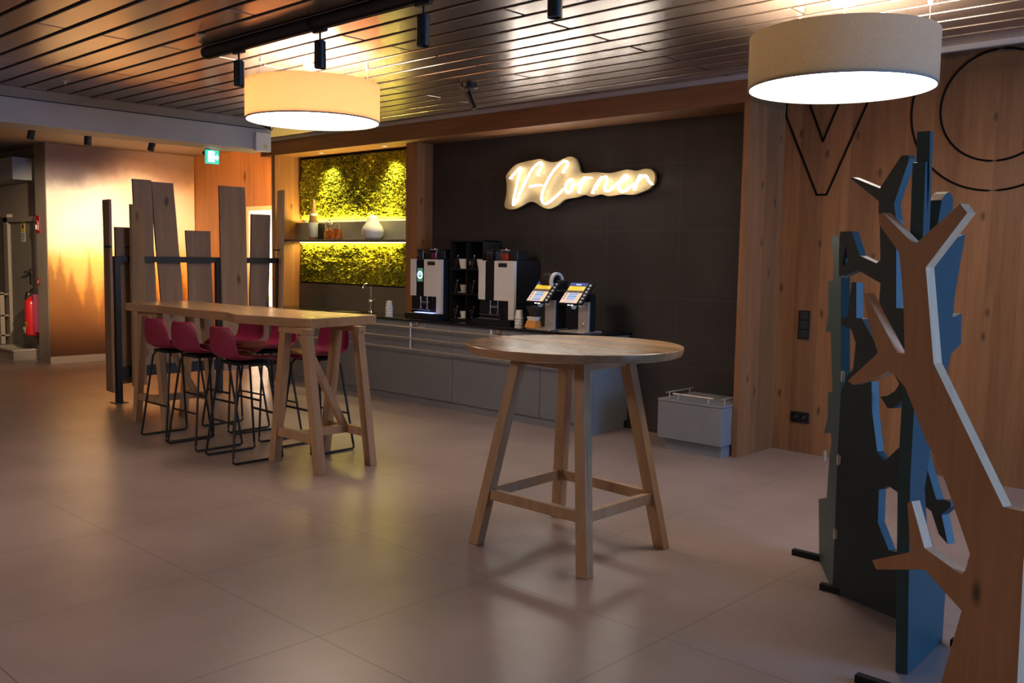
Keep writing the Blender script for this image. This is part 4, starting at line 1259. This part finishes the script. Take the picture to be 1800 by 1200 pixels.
for z, mm, lab in ((0.2915, M['paper'], 'white bottle on the lower shelf of the far left rack'), (0.5915, M['label'], 'grey bottle on the middle shelf of the far left rack')):
    q = thing('cleaner_bottle', lab, 'bottle', (-15.22, 4.91, z))
    obj('bottle_body', MB().lathe([(0, 0), (0.04, 0), (0.042, 0.01), (0.042, 0.14), (0.018, 0.18), (0, 0.18)], n=18), mm, q, smooth=True)
    obj('bottle_cap', MB().lathe([(0, 0.18), (0.018, 0.18), (0.018, 0.21), (0, 0.21)], n=14), M['red'], q, smooth=True)

# ================================================================== plank screen
t = thing('plank_screen', 'tall screen of uneven rough planks on a black metal frame', 'screen', (-9.55, 4.20, 0))
for y in (0.0, 1.145, 1.93):
    o = obj('post', MB().bounds((-0.03, y - 0.03, 0.006), (0.03, y + 0.03, 1.525), 0.003), M['black'], t)
    obj('foot_plate', MB().bounds((-0.07, y - 0.07, 0), (0.07, y + 0.07, 0.008), 0.002), M['black'], o)
obj('rail', MB().bounds((-0.02, 0.03, 1.465), (0.02, 1.96, 1.527), 0.002), M['black'], t, label='upper black rail')
obj('rail', MB().bounds((-0.02, 0.03, 0.265), (0.02, 1.90, 0.375), 0.002), M['black'], t, label='lower black rail')
# plank: y centre, width, top, bottom, lean (top shift), side offset, turn
PL = [(-0.065, 0.20, 2.10, 0.12, 0.0, -0.045, 84), (0.115, 0.22, 1.825, 0.19, 0.0, -0.062, 10), (0.205, 0.20, 2.06, 0.17, 0.0, 0.045, 26), (0.335, 0.20, 2.33, 0.30, -0.03, -0.050, 0),
      (0.605, 0.245, 2.315, 0.28, -0.075, -0.055, 0), (0.955, 0.285, 1.815, 0.26, -0.02, -0.052, 0), (1.315, 0.32, 2.32, 0.25, -0.02, 0.048, 0),
      (1.70, 0.25, 2.03, 0.30, 0.02, -0.052, 0), (1.915, 0.22, 2.315, 0.24, 0.02, 0.045, 72)]
for (yc, w, zt, zb, lean, sx, turn) in PL:
    n = 14
    vs, fs = [], []
    for k in range(n + 1):
        z = zb + (zt - zb) * k / n
        sh = lean * (k / n - 0.5) * 2
        wl = w / 2 + 0.010 * noise.noise((yc * 9, z * 2.2, 3))
        wr = w / 2 + 0.010 * noise.noise((yc * 9, z * 2.2, 8))
        for (a, c) in ((-0.014, -wl), (0.014, -wl), (0.014, wr), (-0.014, wr)):
            p = Matrix.Rotation(R(turn), 3, 'Z') @ Vector((a, c, 0))
            vs.append((sx + p.x, yc + sh + p.y, z))
    for k in range(n):
        a = 4 * k
        for i in range(4):
            fs.append((a + i, a + (i + 1) % 4, a + 4 + (i + 1) % 4, a + 4 + i))
    fs += [(3, 2, 1, 0), (4 * n, 4 * n + 1, 4 * n + 2, 4 * n + 3)]
    obj('plank', MB().add(vs, fs), M['plank'], t)
for y, z in ((-0.09, 1.62), (0.13, 1.615), (1.90, 1.62)):
    obj('coat_peg', MB().cyl((-0.06, y, z), (0.09, y, z), 0.011, 10), M['black'], t, smooth=True)

# ================================================================== high bar table on trestles
t = thing('bar_table', 'long oak high table on trestle legs with wavy edge', 'table', (0, 0, 0))
near = [(-8.28, 3.715), (-7.80, 3.775), (-7.10, 3.745), (-6.65, 3.785), (-6.37, 3.70), (-6.0, 3.79), (-5.66, 3.86), (-5.63, 3.885)]
far = [(-5.735, 4.56), (-6.5, 4.44), (-7.4, 4.41), (-8.33, 4.36)]
top = MB().prism([(x, y, 1.045) for x, y in near + far], (0, 0, 0.07))
obj('tabletop', top, M['oak_x'], t, bevel=0.006)
for cx in (-5.79, -8.11):
    tr = MB().bounds((cx - 0.19, 3.83, 1.0), (cx + 0.19, 3.89, 1.044), 0.003).bounds((cx - 0.19, 4.29, 1.0), (cx + 0.19, 4.35, 1.044), 0.003)
    tr.bounds((cx - 0.03, 3.86, 0.215), (cx + 0.03, 4.32, 0.275), 0.003)
    tr.bar((cx, 3.90, 0.99), (cx, 4.285, 0.27), 0.05, 0.05, (1, 0, 0), 0.003)
    for y in (3.86, 4.32):
        tr.bounds((cx - 0.25, y - 0.02, 0.21), (cx + 0.25, y + 0.02, 0.275), 0.003)
    o = obj('trestle', tr, M['oak'], t)
    for y in (3.86, 4.32):
        for s in (-1, 1):
            obj('leg', MB().leg((cx + s * 0.295, y, 0), (cx + s * 0.135, y, 1.0), 0.075, 0.062), M['oak'], o, bevel=0.003)

# ================================================================== bar stools
def make_stool():
    t = thing('bar_stool', 'x', 'stool', (0, 0, 0), group='magenta bar stools around the high table')
    # local: faces +y, back at -y
    vs, fs = [], []
    NU, NV = 20, 14
    prof = [(-0.235, 1.03), (-0.232, 0.99), (-0.228, 0.94), (-0.222, 0.88), (-0.210, 0.83), (-0.185, 0.795), (-0.14, 0.778), (-0.07, 0.775), (0.0, 0.778), (0.07, 0.782), (0.13, 0.783), (0.175, 0.775), (0.20, 0.76)]
    nr = len(prof)
    for j, (y, z) in enumerate(prof):
        for i in range(NU + 1):
            u = -1 + 2 * i / NU
            hw = 0.215 if j > 4 else (0.135 + 0.02 * j if j < 2 else 0.185 + 0.008 * j)
            if j >= nr - 2:
                hw = 0.195
            hw = {0: 0.150, 1: 0.186, 2: 0.203, 3: 0.212}.get(j, hw)
            yy = y + 0.05 * (u * u) * (1 if j < 5 else max(0, (8 - j) / 3) * 0.6)
            zz = z + (0.028 * u ** 4 if 4 < j < nr - 2 else 0)
            vs.append((u * hw, yy, zz))
    for j in range(nr - 1):
        for i in range(NU):
            a = j * (NU + 1) + i
            fs.append((a, a + 1, a + NU + 2, a + NU + 1))
    o = obj('seat_shell', MB().add(vs, fs), M['magenta'], t, smooth=True)
    sol = o.modifiers.new('solid', 'SOLIDIFY')
    sol.thickness = 0.016
    sol.offset = 0
    ss = o.modifiers.new('sub', 'SUBSURF')
    ss.levels = ss.render_levels = 1
    obj('seat_mount', MB().bounds((-0.13, -0.14, 0.735), (0.13, 0.13, 0.758), 0.006), M['matte_black'], t)
    for s in (-1, 1):
        pts = [(s * 0.12, 0.10, 0.748), (s * 0.15, 0.125, 0.70), (s * 0.218, 0.195, 0.06), (s * 0.222, 0.20, 0.022), (s * 0.222, 0.185, 0.011), (s * 0.222, -0.20, 0.011), (s * 0.222, -0.215, 0.022), (s * 0.218, -0.21, 0.06), (s * 0.15, -0.135, 0.70), (s * 0.12, -0.11, 0.748)]
        obj('sled_leg', MB().tube(pts, 0.0095, 10), M['black'], t, smooth=True)
    obj('footrest', MB().cyl((-0.192, 0.163, 0.35), (0.192, 0.163, 0.35), 0.0095, 10), M['black'], t, smooth=True)
    obj('cross_brace', MB().cyl((-0.20, -0.183, 0.30), (0.20, -0.183, 0.30), 0.008, 10), M['black'], t, smooth=True)
    return t


st = make_stool()
spots = [(-7.47, 3.785, 0, 'magenta bar stool on the near side, leftmost, at the far table end'),
         (-6.99, 3.785, 1, 'magenta bar stool on the near side, middle of its row of three'),
         (-6.365, 3.775, -3, 'magenta bar stool on the near side, closest to the front trestle'),
         (-7.52, 4.36, 181, 'magenta bar stool on the counter side, leftmost behind the near row'),
         (-6.98, 4.35, 178, 'magenta bar stool on the counter side, middle of the back row'),
         (-6.25, 4.35, 180, 'magenta bar stool on the counter side, seen between the front trestle legs')]
for i, (x, y, a, lab) in enumerate(spots):
    if i == 0:
        st.location = (x, y, 0)
        st.rotation_euler.z = R(a)
        st['label'] = lab
    else:
        dup(st, (x, y, 0), R(a), lab)

# ================================================================== round table
CX, CY = -3.205, 3.915
t = thing('round_table', 'round oak high table with four splayed legs in the foreground', 'table', (CX, CY, 0))
Rr = 0.592
obj('tabletop', MB().lathe([(0, 1.068), (Rr - 0.025, 1.068), (Rr - 0.008, 1.075), (Rr, 1.098), (Rr, 1.113), (Rr - 0.003, 1.116), (0, 1.116)], n=96), M['oak_x'], t, smooth=True)
feet = {(-1, -1): (-0.352, -0.375), (1, -1): (0.413, -0.375), (1, 1): (0.40, 0.305), (-1, 1): (-0.41, 0.40)}
feet = {(-1, -1): (-0.365, -0.372), (1, -1): (0.405, -0.372), (1, 1): (0.40, 0.310), (-1, 1): (-0.40, 0.37)}
heads = {k: (v[0] * 0.56, v[1] * 0.56) for k, v in feet.items()}


def at(k, z):
    f, h = feet[k], heads[k]
    s = z / 1.068
    return (f[0] + (h[0] - f[0]) * s, f[1] + (h[1] - f[1]) * s, z)


for k in feet:
    obj('leg', MB().leg(at(k, 0.0), at(k, 1.068), 0.070, 0.058), M['oak'], t, bevel=0.004)
ring = [(-1, -1), (1, -1), (1, 1), (-1, 1)]
for i in range(4):
    a, c = at(ring[i], 0.285), at(ring[(i + 1) % 4], 0.285)
    obj('stretcher', MB().bar(a, c, 0.038, 0.058, bev=0.003), M['oak'], t)
for i in range(4):
    a, c = at(ring[i], 1.035), at(ring[(i + 1) % 4], 1.035)
    obj('apron', MB().bar(a, c, 0.03, 0.06, bev=0.002), M['oak'], t)

# ================================================================== folding screen of tree panels
PA, PB, PC, PD, PE = Vector((-2.09, 4.65, 0)), Vector((-1.835, 4.247, 0)), Vector((-1.25, 4.0, 0)), Vector((-1.225, 3.387, 0)), Vector((-0.55, 3.13, 0))
t = thing('tree_screen', 'folding coat screen of branching tree cut-outs, petrol painted and natural', 'coat stand', (-1.5, 3.9, 0))
OFF = Vector((-1.5, 3.9, 0))


def tree_panel(a, c, polys, mats, thick, lab, away, shift=0.0):
    d = (c - a).normalized()
    nrm = Vector((-d.y, d.x, 0))
    if nrm.dot(Vector((a.x, a.y, 0))) < 0:
        nrm = -nrm          # pointing away from the room side
    nrm = nrm * away
    mb = MB()
    for i, pl in enumerate(polys):
        e = nrm * (0.0006 * i)
        pts = [a - OFF + e + d * (u + shift) + Vector((0, 0, z + 0.004)) for u, z in pl]
        n0 = len(mb.bm.faces)
        mb.prism(pts, nrm * (thick - 0.0012 * i))
    mb.bm.faces.ensure_lookup_table()
    mb.bm.normal_update()
    for f in mb.bm.faces:
        if abs(f.normal.dot(nrm.normalized())) < 0.5:
            f.material_index = 1
    return obj('tree_panel', mb, mats, t, label=lab)


p1 = tree_panel(PA, PB, P1, [M['petrol_side'], M['petrol_side']], 0.042, 'petrol panel at the far end, seen almost edge-on', 1)
p2 = tree_panel(PB, PC, P2, [M['petrol'], M['blue']], 0.042, 'broad dark petrol panel with forked branches', 1)
p3 = tree_panel(PD, PC, P3, [M['blue'], M['petrol_side']], 0.045, 'tallest petrol panel, running away behind the natural one', 1, 0.05)
p4 = tree_panel(PD, PE, P4, [M['ply'], M['ply_edge']], 0.042, 'natural wood panel nearest the viewer', 1)
for (p, z0) in ((PB, 0.26), (PB, 0.62), (PB, 1.02), (PA + (PB - PA) * 0.08, 0.55)):
    q = p - OFF
    obj('hinge', MB().cyl((q.x, q.y - 0.006, z0), (q.x, q.y - 0.006, z0 + 0.055), 0.004, 8).bounds((q.x - 0.009, q.y - 0.005, z0 + 0.005), (q.x + 0.009, q.y - 0.003, z0 + 0.05)), M['steel'], t)
for p, dx in ((PA, -0.15), (PB, -0.06), (PC, 0.04), (PD, -0.13)):
    q = p - OFF
    obj('foot_bar', MB().bounds((q.x + dx, q.y - 0.018, 0.0), (q.x + dx + 0.30, q.y + 0.018, 0.032), 0.003), M['matte_black'], t)
